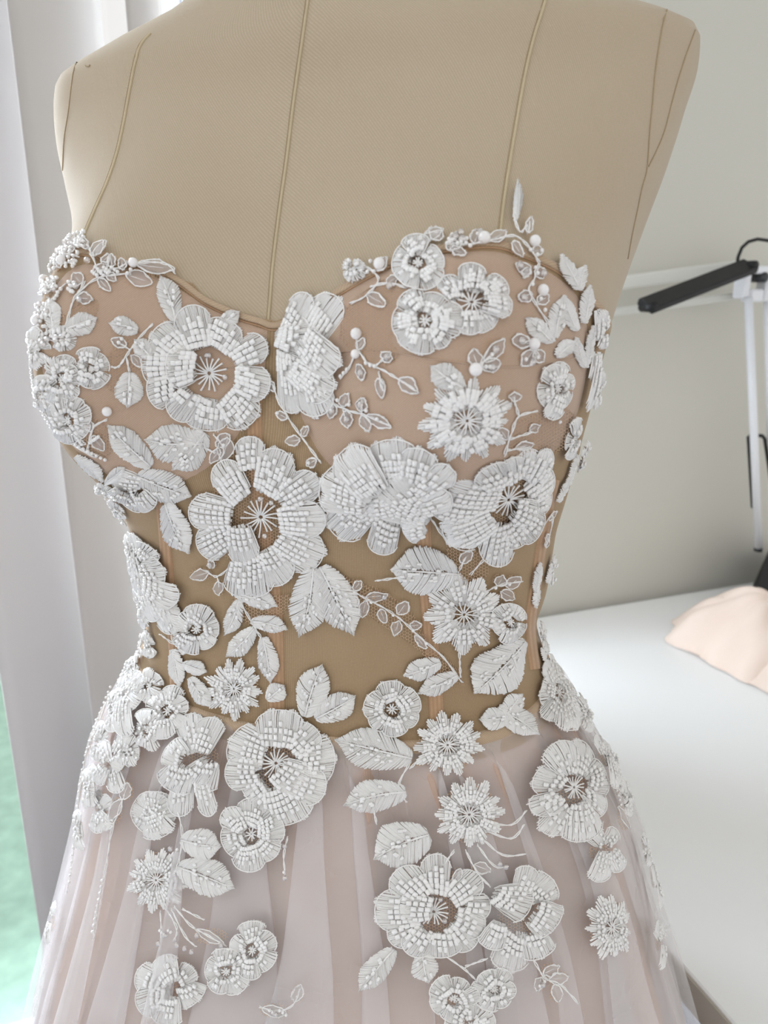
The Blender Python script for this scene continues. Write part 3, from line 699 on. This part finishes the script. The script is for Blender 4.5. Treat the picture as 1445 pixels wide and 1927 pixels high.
def sprig(stems, loops=(), beads=(), crystals=(), rad=.00034, veil=False, name='lace_sprig'):
    """corded tracery: stems, small open leaves (base, tip, width), seed beads and clear crystals"""
    al = [p for s in stems for p in s] + [(l[2], l[3]) for l in loops]; cx = sum(p[0] for p in al) / len(al); cy = sum(p[1] for p in al) / len(al)
    r = max(math.hypot(p[0] - cx, p[1] - cy) for p in al) + 6; mp = Map(cx, cy, r * .9, veil); mb = MB(); fl = MB()
    for s in stems:
        c = csmooth(s, 5)
        for k in (-1, 1): mb.tube([mp(x + k * 1.3 * math.sin(i * 1.1), y + k * 1.3 * math.cos(i * 1.1), .0012 + .0002 * k) for i, (x, y) in enumerate(c)], rad, 5)
    for (bx, by, tx, ty, w) in loops:
        L = math.hypot(tx - bx, ty - by) or 1; d = ((tx - bx) / L, (ty - by) / L); q = (-d[1], d[0]); ring = []
        for k in range(18):
            a = 2 * PI * k / 18; v = .5 - .5 * math.cos(a); s = math.sin(a) * (.55 + .45 * math.sin(PI * v ** .8))
            ring.append(mp(bx + d[0] * L * v + q[0] * s * w / 2 + U(-1.1, 1.1), by + d[1] * L * v + q[1] * s * w / 2 + U(-1.1, 1.1), .0012 + U(-.0002, .0004)))
        mb.tube(ring, rad * .95, 5, closed=True)
        fb = len(fl.v); fl.v += [tuple(p) for p in ring]; fl.uv += [(0, 0)] * 18; fl.f.append(tuple(range(fb, fb + 18)))
        mb.tube([p + (mp.p - CAM).normalized() * -.0003 + Vector((U(-1, 1), U(-1, 1), U(-1, 1))) * .0005 for p in ring], rad * .6, 4, closed=True)
        mb.tube([mp(bx + d[0] * L * v, by + d[1] * L * v, .001) for v in (0, .35, .7)], rad * .7, 4)
    o = mb.build(name, 'thread', dress, True, origin=mp.p)
    nt = MB()
    for (bx, by, tx, ty, w) in loops:
        disc(nt, mp, (bx + tx) / 2, (by + ty) / 2, max(w, abs(tx - bx)) * .62, max(w, abs(ty - by)) * .62, .0005)
    if fl.v: fl.build('leaf_fill', 'tulle', o, True, origin=mp.p)
    if nt.v: nt.build('net_ground', 'net', o, True, origin=mp.p)
    bd = MB()
    for (x, y) in beads: bd.ball(mp(x, y, .0018), .0010, 7, 5)
    if bd.v: tag(bd.build('seed_beads', 'bead', o, True, origin=mp.p), kind='stuff')
    for (x, y) in crystals:
        m2 = MB(); m2.ball(mp(x, y, .002), .0017, 8, 5); m2.build('crystal', 'clear', o, False, origin=mp.p)
    return o
def pearl(x, y, r=9.5):
    p, n, i, ok = hit(x, y); rr = r * .00027; c = p + n * (base_off(p.z) + rr * .8); mb = MB(); mb.ball(c, rr, 18, 12); mb.build('pearl', 'pearl', dress, True, origin=c)
def netpatch(poly): patch(poly, 'net', 'net_ground', .0032, 10, uvk=.00029)
# --- net left around the motifs
for pl in ([(600, 1060), (660, 1085), (720, 1110), (775, 1150), (800, 1195), (850, 1245), (872, 1290), (835, 1270), (780, 1215), (700, 1160), (640, 1110)],
           [(846, 1005), (910, 1040), (915, 1080), (870, 1090), (830, 1070)], [(440, 1085), (500, 1110), (560, 1120), (530, 1160), (480, 1180), (440, 1140)],
           [(640, 640), (660, 570), (760, 515), (770, 600), (745, 640), (760, 680), (700, 700)], [(950, 790), (1060, 760), (1075, 830), (1000, 860), (940, 850)],
           [(120, 600), (180, 560), (190, 590), (150, 640), (110, 650)], [(205, 660), (275, 620), (290, 700), (240, 740), (200, 730)], [(120, 770), (200, 790), (215, 850), (170, 850)]): netpatch(pl)
# --- large beaded flowers
rosette(397, 702, 122, 2.676, 0, 400, [(930, 720, 780, 610, 92), (1020, 690, 955, 490, 86), (1100, 690, 1165, 555, 90), (1180, 740, 1350, 660, 72), (1200, 830, 1372, 880, 80), (1150, 910, 1280, 1050, 95), (1060, 930, 1030, 1085, 105), (980, 900, 880, 1020, 75), (890, 870, 755, 915, 78), (880, 760, 722, 760, 95)], [(1000, 770, 850, 790, 90)])
rosette(496, 967, 130, 4.817, 340, 820, [(660, 300, 640, 10, 125), (600, 540, 370, 240, 135), (500, 690, 112, 640, 150), (480, 850, 200, 1000, 150), (650, 1060, 650, 1425, 205), (780, 1000, 960, 1300, 150), (890, 900, 1280, 1090, 180), (920, 720, 1330, 720, 150), (920, 570, 1270, 370, 130), (800, 510, 930, 130, 165)], [(560, 760, 640, 1110, 125)])
rosette(949, 932, 112, 2.58, 560, 800, [(960, 330, 735, 320, 82), (950, 260, 880, 160, 75), (1020, 250, 1000, 130, 66), (1080, 250, 1120, 110, 70), (1120, 280, 1230, 130, 62), (1100, 330, 1270, 260, 70), (1110, 390, 1262, 360, 66), (1080, 440, 1180, 530, 80), (1020, 460, 1090, 570, 75), (980, 460, 950, 668, 74), (930, 420, 730, 570, 88), (890, 410, 648, 420, 66)], [(1020, 370, 1140, 440, 70)])
rosette(530, 1428, 100, 2.676, 140, 1180, [(990, 620, 815, 560, 95), (1050, 590, 1050, 410, 108), (1110, 610, 1220, 500, 78), (1140, 660, 1318, 640, 105), (1110, 740, 1280, 800, 85), (1060, 770, 1130, 955, 118), (1000, 770, 910, 840, 90), (970, 710, 808, 710, 80)], [(1060, 690, 1200, 770, 85)])
rosette(814, 1703, 96, 3.803, 680, 1560, [(530, 430, 520, 148, 95), (450, 450, 260, 260, 118), (420, 540, 122, 530, 135), (430, 630, 215, 740, 95), (460, 670, 350, 835, 95), (560, 680, 580, 860, 118), (630, 630, 770, 800, 95), (650, 570, 835, 680, 95), (720, 500, 888, 520, 80), (620, 460, 810, 300, 98)], [(500, 510, 280, 500, 95)])
flower(1058, 1482, 76, 98, 8, .2, 'big', inner=((150, .4, .75, .25),))
# --- medium and small round flowers
flower(806, 610, 62, 64, 6, .5, 'small'); flower(792, 505, 52, 50, 5, .3, 'small')
flower(737, 1330, 54, 56, 6, .1, 'small'); flower(486, 1560, 60, 68, 6, .2, 'small'); flower(378, 1180, 44, 46, 5, .4, 'small')
flower(176, 694, 32, 38, 5, .2, 'small'); flower(1036, 728, 42, 56, 6, .1, 'small'); flower(952, 1166, 34, 44, 5, .1, 'small')
flower(1038, 1308, 50, 72, 7, .1, 'small'); flower(440, 1815, 44, 46, 5, .3, 'small'); flower(488, 1775, 44, 52, 6, .0, 'small')
flower(850, 1862, 44, 44, 6, .2, 'small'); flower(922, 1846, 42, 42, 6, .5, 'small'); flower(880, 1912, 50, 40, 6, .1, 'small')
flower(328, 1335, 36, 50, 6, .1, 'small'); flower(1068, 822, 26, 42, 5, .1, 'small'); flower(124, 712, 34, 46, 6, .4, 'small')
flower(128, 642, 22, 24, 5, .1, 'small'); flower(1013, 1205, 16, 36, 5, .2, 'small'); flower(135, 785, 40, 46, 6, .2, 'small')
# --- small dense motifs where the lace wraps round the sides
for (x, y, a, b, n) in ((262, 1040, 24, 52, 6), (276, 1140, 20, 46, 6), (288, 1212, 18, 30, 5), (258, 1262, 24, 36, 6), (292, 1290, 26, 34, 6), (238, 1335, 22, 44, 6), (300, 1370, 24, 40, 6), (212, 1400, 20, 44, 6), (192, 1480, 18, 46, 6),
                        (262, 1410, 20, 34, 5), (172, 1560, 14, 40, 5), (225, 955, 16, 30, 5), (205, 915, 26, 22, 5), (80, 660, 16, 40, 5), (92, 740, 18, 36, 5), (1095, 1345, 24, 40, 6), (1130, 1440, 24, 44, 6), (1155, 1505, 20, 36, 6),
                        (1112, 735, 14, 40, 5), (1122, 620, 12, 40, 5), (1060, 1255, 18, 34, 5), (1092, 860, 14, 34, 5), (1040, 1075, 12, 30, 5), (1190, 1600, 12, 34, 5)): flower(x, y, a, b, n, U(0, 1), 'small')
flower(675, 515, 23, 23, 6, .1, 'small', name='bud_applique')
# --- many-petalled daisies
flower(873, 786, 84, 84, 13, .1, 'daisy'); flower(868, 1150, 80, 82, 9, .25, 'daisy'); flower(447, 1292, 56, 60, 13, .1, 'daisy')
flower(838, 1398, 66, 62, 13, .2, 'daisy'); flower(875, 1524, 66, 68, 12, .0, 'daisy'); flower(1128, 1738, 44, 64, 11, .2, 'daisy')
flower(303, 1652, 58, 66, 12, .2, 'daisy', veil=True)
# --- flowers in profile
fan(600, 664, 110, [(545, 655, 560, 778, 16, 30), (590, 690, 612, 782, 26, 36), (560, 690, 640, 742, 22, 34), (586, 640, 650, 700, 24, 34), (590, 640, 640, 560, 26, 34), (548, 640, 588, 556, 14, 26), (530, 640, 600, 640, 10, 40)])
fan(728, 900, 120, [(700, 930, 632, 1000, 34, 40), (735, 960, 716, 1034, 24, 28), (700, 930, 612, 905, 24, 44), (720, 915, 660, 842, 28, 44), (750, 905, 740, 822, 30, 46), (780, 900, 800, 836, 26, 32), (790, 915, 848, 866, 14, 24), (790, 935, 845, 915, 14, 24), (700, 940, 650, 952, 30, 32), (770, 930, 690, 950, 20, 34), (806, 962, 728, 900, 12, 54), (800, 968, 762, 985, 10, 26)])
fan(890, 572, 62, [(862, 572, 836, 528, 10, 20), (880, 560, 888, 506, 18, 24), (900, 566, 940, 540, 16, 24), (900, 580, 946, 588, 16, 22), (892, 592, 918, 622, 16, 24), (880, 592, 880, 636, 12, 20)], stam=12)
fan(385, 1430, 95, [(365, 1440, 352, 1530, 14, 24), (395, 1450, 412, 1528, 12, 18), (370, 1430, 340, 1480, 18, 34), (370, 1420, 338, 1400, 18, 30), (385, 1410, 362, 1340, 14, 26), (395, 1410, 412, 1345, 14, 26), (420, 1420, 388, 1470, 12, 36)])
fan(970, 1710, 95, [(960, 1740, 945, 1815, 22, 34), (985, 1740, 1005, 1790, 20, 32), (930, 1720, 910, 1770, 12, 26), (985, 1700, 1026, 1730, 24, 36), (985, 1680, 1026, 1650, 20, 32), (965, 1670, 982, 1622, 14, 22), (915, 1670, 985, 1692, 12, 38)])
fan(288, 1080, 85, [(275, 1060, 270, 992, 14, 22), (280, 1050, 310, 1010, 14, 26), (280, 1070, 330, 1060, 22, 32), (285, 1090, 352, 1122, 12, 28), (285, 1100, 335, 1190, 14, 26), (275, 1090, 292, 1170, 18, 30), (268, 1060, 262, 1120, 16, 30), (262, 1030, 258, 1090, 14, 24)])
fan(250, 915, 48, [(270, 905, 215, 895, 10, 22), (265, 915, 245, 955, 12, 24), (270, 915, 292, 948, 10, 20), (240, 905, 225, 930, 12, 22)])
fan(315, 1852, 75, [(330, 1850, 262, 1830, 12, 30), (330, 1860, 268, 1890, 12, 30), (335, 1865, 320, 1922, 12, 30), (340, 1840, 318, 1790, 12, 26), (350, 1850, 378, 1880, 12, 32), (345, 1840, 372, 1815, 10, 22)], veil=True)
fan(300, 1525, 50, [(300, 1530, 262, 1505, 10, 30), (300, 1525, 300, 1486, 10, 30), (300, 1530, 336, 1510, 10, 28), (300, 1525, 320, 1570, 12, 32), (300, 1525, 270, 1558, 12, 30)], veil=True)
fan(262, 1300, 60, [(262, 1300, 250, 1250, 10, 18), (265, 1305, 285, 1265, 10, 20), (262, 1310, 285, 1330, 10, 20), (262, 1315, 262, 1385, 12, 22), (255, 1305, 232, 1300, 10, 22), (258, 1320, 240, 1370, 10, 20)])
fan(232, 1430, 60, [(238, 1420, 262, 1380, 8, 14), (235, 1425, 258, 1440, 8, 16), (232, 1430, 215, 1395, 8, 16), (230, 1440, 205, 1470, 8, 18), (235, 1440, 240, 1490, 8, 18)])
fan(1136, 1420, 50, [(1130, 1420, 1112, 1385, 8, 16), (1136, 1425, 1150, 1400, 8, 16), (1136, 1430, 1160, 1460, 8, 18), (1130, 1430, 1140, 1490, 8, 16)])
fan(1205, 1650, 50, [(1195, 1620, 1186, 1580, 6, 14), (1200, 1630, 1206, 1670, 8, 16), (1208, 1660, 1218, 1710, 6, 14)])
fan(1112, 1600, 48, [(1112, 1590, 1095, 1565, 8, 18), (1115, 1590, 1140, 1562, 8, 16), (1110, 1600, 1100, 1655, 10, 20), (1118, 1600, 1142, 1635, 10, 18)])
fan(1216, 1768, 44, [(1222, 1765, 1200, 1735, 8, 18), (1222, 1765, 1238, 1735, 6, 12), (1215, 1775, 1206, 1820, 8, 12)])
fan(200, 1520, 44, [(200, 1515, 180, 1490, 8, 16), (200, 1520, 225, 1500, 8, 16), (200, 1525, 190, 1565, 8, 18), (205, 1525, 228, 1555, 8, 16)], veil=True)
fan(120, 1735, 40, [(122, 1725, 128, 1695, 5, 12), (120, 1735, 112, 1775, 6, 14)])
fan(1110, 640, 60, [(1118, 640, 1118, 580, 8, 13), (1112, 660, 1108, 720, 8, 14), (1112, 680, 1098, 775, 7, 12)])
# --- satin-stitched leaves
for a in ((333, 606, 303, 522, 46), (412, 618, 456, 588, 32), (262, 624, 207, 612, 36), (286, 672, 254, 640, 36), (128, 626, 188, 602, 42), (108, 624, 101, 564, 32), (288, 872, 204, 794, 52),
          (386, 832, 273, 822, 72), (390, 812, 326, 880, 66), (262, 888, 366, 928, 58), (316, 940, 364, 1036, 54), (300, 1105, 340, 1194, 48), (594, 1062, 566, 1196, 74), (606, 1060, 669, 1192, 78),
          (452, 1112, 528, 1136, 38), (456, 1124, 428, 1192, 34), (478, 1164, 546, 1180, 34), (484, 1178, 430, 1232, 40), (500, 1194, 514, 1282, 40), (360, 1188, 352, 1230, 34), (334, 1218, 346, 1292, 30), (352, 1246, 396, 1262, 30),
          (365, 1272, 406, 1328, 34), (868, 728, 814, 688, 48), (1078, 546, 1044, 482, 28), (1078, 548, 1090, 500, 24), (1072, 622, 1048, 556, 30), (1086, 608, 1098, 535, 26), (1030, 636, 1046, 560, 34), (1026, 644, 978, 600, 36),
          (1034, 670, 1072, 640, 30), (1092, 690, 1068, 632, 24), (1090, 690, 1104, 610, 20), (856, 1072, 734, 1064, 96), (984, 1204, 886, 1304, 88), (826, 1240, 757, 1266, 42), (856, 1264, 783, 1300, 40),
          (578, 1344, 610, 1244, 62), (598, 1348, 672, 1304, 54), (508, 1312, 540, 1285, 40), (774, 1422, 631, 1387, 74), (764, 1480, 651, 1506, 62), (805, 1560, 706, 1606, 92), (795, 1778, 806, 1836, 50), (744, 1772, 680, 1852, 48),
          (952, 1350, 896, 1352, 44), (930, 1330, 1000, 1386, 50), (945, 1345, 975, 1305, 40), (358, 1572, 432, 1584, 62), (352, 1622, 456, 1662, 70), (1000, 1112, 1004, 1052, 20), (1000, 1100, 1000, 1142, 18), (1024, 1096, 1042, 1042, 20),
          (1062, 910, 1072, 850, 22), (1040, 940, 1064, 890, 22), (1045, 1240, 1060, 1210, 20), (246, 700, 242, 766, 56), (205, 900, 240, 872, 24), (150, 850, 200, 900, 30), (100, 740, 130, 830, 28)):
    L = math.hypot(a[2] - a[0], a[3] - a[1]); leaf(*a, bend=U(-.05, .05), nb=int(L * a[4] / 600) if a[4] > 30 else 0)
# --- corded sprigs and tracery
sprig([[(650, 712), (668, 690), (682, 662), (700, 682), (735, 700), (760, 715), (790, 735)], [(682, 662), (681, 640)], [(715, 690), (738, 672)], [(722, 700), (730, 735)]],
      [(684, 686, 692, 716, 18), (682, 660, 694, 640, 16), (732, 682, 742, 664, 22), (722, 712, 728, 748, 18), (760, 712, 792, 738, 26)], [(652, 708), (658, 702), (664, 696), (700, 684), (708, 688), (716, 690)], [(690, 702), (740, 674)])
sprig([[(618, 742), (640, 760), (670, 772), (700, 780), (742, 798)], [(655, 768), (660, 790)], [(690, 776), (692, 750)]],
      [(638, 758, 630, 785, 20), (652, 764, 664, 740, 20), (660, 772, 664, 802, 24), (686, 772, 694, 748, 22), (690, 780, 704, 808, 20), (700, 780, 744, 800, 22)], [(646, 752), (668, 760), (700, 770), (720, 786)], [(636, 772), (664, 786), (690, 760)])
sprig([[(518, 720), (535, 760), (560, 800), (590, 840), (612, 868)]], [(522, 736, 514, 716, 14), (548, 786, 526, 776, 16), (572, 826, 545, 830, 20), (576, 820, 588, 800, 14), (604, 862, 584, 872, 16)], [(530, 776), (590, 868)])
sprig([[(690, 505), (720, 530), (700, 560), (668, 576)], [(705, 545), (740, 540), (770, 548)]], [(700, 560, 734, 580, 24), (735, 540, 755, 528, 18), (716, 515, 735, 492, 20)], [(700, 520), (712, 520), (706, 500)], [(742, 546)])
sprig([[(840, 470), (880, 470), (920, 462), (960, 452), (985, 470), (1005, 500)], [(985, 430), (972, 445), (962, 415), (968, 385)], [(985, 445), (990, 425)]],
      [(835, 460, 812, 440, 24), (850, 478, 876, 488, 16), (855, 470, 862, 448, 22), (890, 468, 900, 442, 24), (915, 462, 948, 446, 20), (958, 462, 975, 490, 16), (985, 448, 992, 416, 14), (992, 480, 1012, 476, 20)],
      [(846, 462), (852, 454), (866, 462), (876, 470), (884, 474), (896, 452), (902, 446), (988, 478), (1000, 486), (1008, 478)], [(858, 458), (900, 450), (868, 450)])
leaf(964, 425, 968, 347, 17, .06)
sprig([[(1005, 500), (995, 530), (985, 550), (1000, 580), (1020, 610), (1028, 640)]], [(990, 520, 962, 502, 20), (996, 522, 1016, 514, 22), (990, 556, 966, 568, 22), (1000, 572, 1022, 560, 20), (985, 510, 975, 528, 14)], [(996, 510), (1000, 520), (990, 540), (1005, 566), (1012, 586)], [(968, 508), (1010, 520), (974, 566)])
sprig([[(990, 640), (970, 648)], [(990, 655), (1004, 670)]], [(985, 648, 954, 640, 26), (992, 660, 972, 688, 26), (994, 660, 1010, 680, 24)], [(976, 676), (986, 684), (998, 672)], [(968, 642), (988, 680)])
sprig([[(940, 850), (952, 810), (965, 780), (1000, 770)], [(965, 780), (955, 745)], [(950, 820), (990, 808)], [(945, 840), (985, 835)]], [(958, 752, 958, 736, 22), (985, 806, 1004, 796, 16), (960, 836, 992, 830, 16), (945, 820, 930, 800, 18)], [(1020, 770), (1040, 790)])
sprig([[(890, 700), (905, 680), (925, 662)], [(900, 690), (925, 690)]], [(892, 690, 885, 660, 24), (905, 682, 940, 640, 24), (900, 692, 932, 682, 26)], [(905, 690), (912, 690), (918, 690), (916, 668)], [(922, 660), (916, 692)])
sprig([[(655, 1100), (690, 1120), (730, 1142), (760, 1165), (790, 1195), (830, 1230), (865, 1280)], [(860, 1220), (862, 1270)]],
      [(668, 1104, 682, 1086, 16), (690, 1118, 730, 1114, 18), (672, 1116, 664, 1140, 18), (690, 1124, 682, 1156, 18), (715, 1140, 726, 1166, 18), (748, 1150, 766, 1126, 22), (750, 1162, 742, 1190, 20), (770, 1172, 792, 1170, 16), (780, 1190, 800, 1215, 14)], [(700, 1126), (740, 1150), (776, 1180), (800, 1204)], [(724, 1116)])
sprig([[(440, 1060), (415, 1080), (395, 1070)], [(415, 1080), (420, 1100)]], [(400, 1072, 366, 1082, 22), (408, 1064, 400, 1050, 14), (418, 1088, 416, 1115, 18)], [], [(402, 1056)])
sprig([[(445, 1090), (452, 1115), (470, 1150), (490, 1185), (500, 1200)]], [], [])
sprig([[(350, 1218), (330, 1205), (310, 1190)]], [], [])
sprig([[(405, 815), (425, 840), (420, 862)], [(385, 838), (410, 850)]], [(435, 815, 412, 838, 26), (432, 822, 425, 864, 32), (418, 842, 400, 868, 20)], [(425, 835)])
sprig([[(120, 640), (135, 590), (150, 560), (190, 530), (250, 520)], [(150, 560), (165, 535)]], [(150, 565, 178, 568, 20), (160, 540, 140, 520, 26), (190, 530, 210, 552, 16), (240, 522, 288, 535, 28), (235, 515, 232, 492, 16), (180, 520, 205, 505, 18), (180, 485, 200, 455, 18), (195, 500, 210, 485, 14)],
      [(140 + 6 * math.cos(k), 545 + 10 * math.sin(k * 1.7)) for k in range(12)] + [(180 + 4 * k, 520 + 3 * (k % 3)) for k in range(8)], [(156, 570), (150, 545)])
sprig([[(255, 505), (290, 500), (320, 505), (332, 520)]], [(262, 505, 332, 512, 26)], [(250, 515), (244, 522)])
sprig([[(290, 612), (262, 640), (240, 670), (225, 690), (212, 690)], [(248, 660), (228, 648)], [(240, 672), (246, 700)]], [(240, 652, 212, 640, 18), (262, 650, 272, 668, 16), (250, 668, 268, 690, 16)], [(232, 640), (226, 646), (258, 646)], [])
sprig([[(180, 520), (200, 515), (225, 512), (245, 500)], [(205, 515), (212, 490)], [(190, 520), (180, 490), (172, 470)]], [(215, 512, 214, 486, 14), (178, 490, 200, 462, 20), (172, 478, 160, 455, 16), (205, 520, 222, 535, 16)], [(186 + 5 * k, 512 + 4 * (k % 3)) for k in range(9)], [(172, 500)])
sprig([[(770, 480), (800, 452), (835, 445)], [(800, 455), (812, 440)]], [(800, 458, 836, 442, 20), (840, 475, 868, 470, 20)], [(842 + 5 * k, 470 - 3 * (k % 4)) for k in range(8)], [(870, 462)])
sprig([[(88, 500), (70, 560), (58, 620), (56, 680), (70, 760), (110, 840), (160, 890)]], [(72, 560, 86, 590, 14), (62, 640, 78, 670, 14), (80, 770, 104, 790, 16), (120, 840, 150, 850, 16)], [(60 + 26 * abs((k - 16) / 16) ** 1.6, 520 + 9 * k) for k in range(33)] + [(100 + 7 * k, 820 + 7 * k) for k in range(12)])
rb = random.Random(4)
for (x, y, rr, nn) in ((125, 492, 34, 60), (148, 462, 22, 34), (100, 545, 20, 34), (90, 590, 18, 26), (78, 640, 16, 26), (110, 630, 20, 20)):
    pp = [(x + rb.uniform(-1, 1) * rr, y + rb.uniform(-1, 1) * rr * .8) for _ in range(nn)]
    sprig([[(x - rr, y + 6), (x, y - 6), (x + rr, y + 4)]], [(x - rr * .5, y, x - rr * .5 + 8, y - rr * .7, 16), (x + 4, y, x + rr * .7, y - rr * .5, 16), (x, y + 4, x + 4, y + rr * .7, 18)], pp, pp[:4])
sprig([[(205, 785), (180, 800), (170, 840)], [(140, 790), (150, 830), (190, 850)]], [(176, 806, 164, 780, 16), (178, 815, 200, 840, 18)], [(140 + 3 * k, 800 + 4 * k) for k in range(8)] + [(175 + 3 * k, 825 - 2 * k) for k in range(6)])
sprig([[(810, 965), (826, 990), (845, 1020)]])
sprig([[(905, 1045), (880, 1075)]])
sprig([[(860, 1065), (872, 1040)]], [(862, 1050, 884, 1030, 20)], [])
sprig([[(760, 1078), (735, 1082), (708, 1086)]])
sprig([[(905, 1110), (935, 1095), (975, 1090)]], [(930, 1098, 940, 1078, 22), (945, 1100, 972, 1082, 22), (935, 1108, 960, 1122, 20)], [(925, 1100), (950, 1094)])
sprig([[(1000, 985), (1022, 960), (1030, 990), (1025, 1030)]], [(1016, 970, 1034, 955, 16), (1022, 1000, 1030, 1032, 14)], [])
sprig([[(770, 1430), (750, 1470), (765, 1500)], [(800, 1410), (770, 1440)], [(705, 1508), (712, 1540)]], [], [])
sprig([[(905, 1540), (950, 1545), (975, 1520)], [(905, 1555), (950, 1570), (972, 1545)], [(900, 1570), (935, 1600), (975, 1600)], [(890, 1580), (920, 1620), (945, 1622)], [(870, 1590), (890, 1630), (915, 1660)], [(850, 1590), (830, 1620)]], [(862, 1625, 850, 1650, 16), (885, 1618, 915, 1630, 20)], [], [(940, 1622), (930, 1616)])
sprig([[(835, 1785), (870, 1810), (890, 1830)], [(870, 1805), (910, 1790)]], [], [])
sprig([[(990, 1790), (1010, 1825), (1040, 1840), (1070, 1875)]], [(1008, 1820, 1036, 1806, 20), (1018, 1830, 1052, 1826, 22), (1028, 1838, 1036, 1870, 20), (1005, 1825, 998, 1850, 18)], [(1010, 1832), (1002, 1840)], [(1006, 1838)])
sprig([[(330, 1700), (350, 1735), (345, 1760)], [(345, 1695), (375, 1730), (400, 1745), (440, 1768)], [(340, 1700), (365, 1750), (385, 1770)], [(320, 1705), (322, 1750), (318, 1780)], [(360, 1700), (400, 1720)]], [(385, 1738, 436, 1764, 18)], [(320 + 4 * k, 1740 + 3 * (k % 4)) for k in range(6)], [(388, 1748), (432, 1766), (352, 1766), (366, 1772), (378, 1778), (318, 1764), (330, 1748)])
sprig([[(352, 1520), (360, 1560), (352, 1620), (340, 1640)]], [], [(352, 1590)], [(340, 1588)])
sprig([[(552, 1565), (545, 1600), (548, 1640)]], [], [(546, 1630)], [(548, 1640), (548, 1580)])
sprig([[(500, 1880), (530, 1888), (560, 1878), (575, 1845)]], [(505, 1884, 550, 1892, 22), (565, 1870, 576, 1838, 20)], [(520 + 6 * k, 1886 + (k % 3) * 4) for k in range(6)], [(530, 1892)])
sprig([[(255, 1490), (245, 1520), (232, 1560), (222, 1620), (205, 1700), (200, 1760)]], [(248, 1500, 228, 1540, 20), (262, 1470, 250, 1500, 22), (240, 1410, 262, 1440, 16)], [(215 - k * 2, 1650 + 12 * k) for k in range(9)])
sprig([[(205, 1340), (190, 1400), (180, 1460), (165, 1540), (150, 1600), (130, 1680)]], [(200, 1360, 180, 1420, 16), (230, 1330, 205, 1390, 18), (180, 1450, 165, 1500, 16)], [(200 - 2.6 * k, 1360 + 13 * k) for k in range(24)] + [(228 - 2.4 * k, 1300 + 10 * k) for k in range(12)])
sprig([[(1140, 1380), (1165, 1440), (1185, 1520)], [(1090, 1340), (1120, 1390)]], [(1150, 1440, 1170, 1490, 22), (1120, 1400, 1150, 1440, 20), (1100, 1300, 1112, 1350, 18), (1150, 1520, 1180, 1560, 20)], [(1130 + 2 * k, 1400 + 9 * k) for k in range(14)])
rb = random.Random(9)
for (x, y) in ((270, 1215), (285, 1205), (262, 1250), (245, 1290), (232, 965), (222, 950)):
    sprig([[(x - 6, y - 20), (x + 4, y), (x - 4, y + 22)]], [(x, y, x + 12, y - 18, 12), (x, y + 4, x + 10, y + 22, 12)], [(x + rb.uniform(-10, 8), y + rb.uniform(-24, 24)) for _ in range(12)])
tag(REST.build('small_petals', 'thread', dress), kind='stuff')
# --- pearls and stray crystals
for (x, y, r) in ((127, 500, 9), (255, 503, 9), (90, 528, 9), (83, 608, 9), (65, 728, 8), (205, 770, 9), (682, 632, 9.5), (680, 668, 8), (723, 506, 10), (908, 460, 10), (996, 462, 9.5), (1008, 550, 9.5), (990, 648, 10), (887, 695, 10.5), (675, 515, 21)):
    if r < 20: pearl(x, y, r)
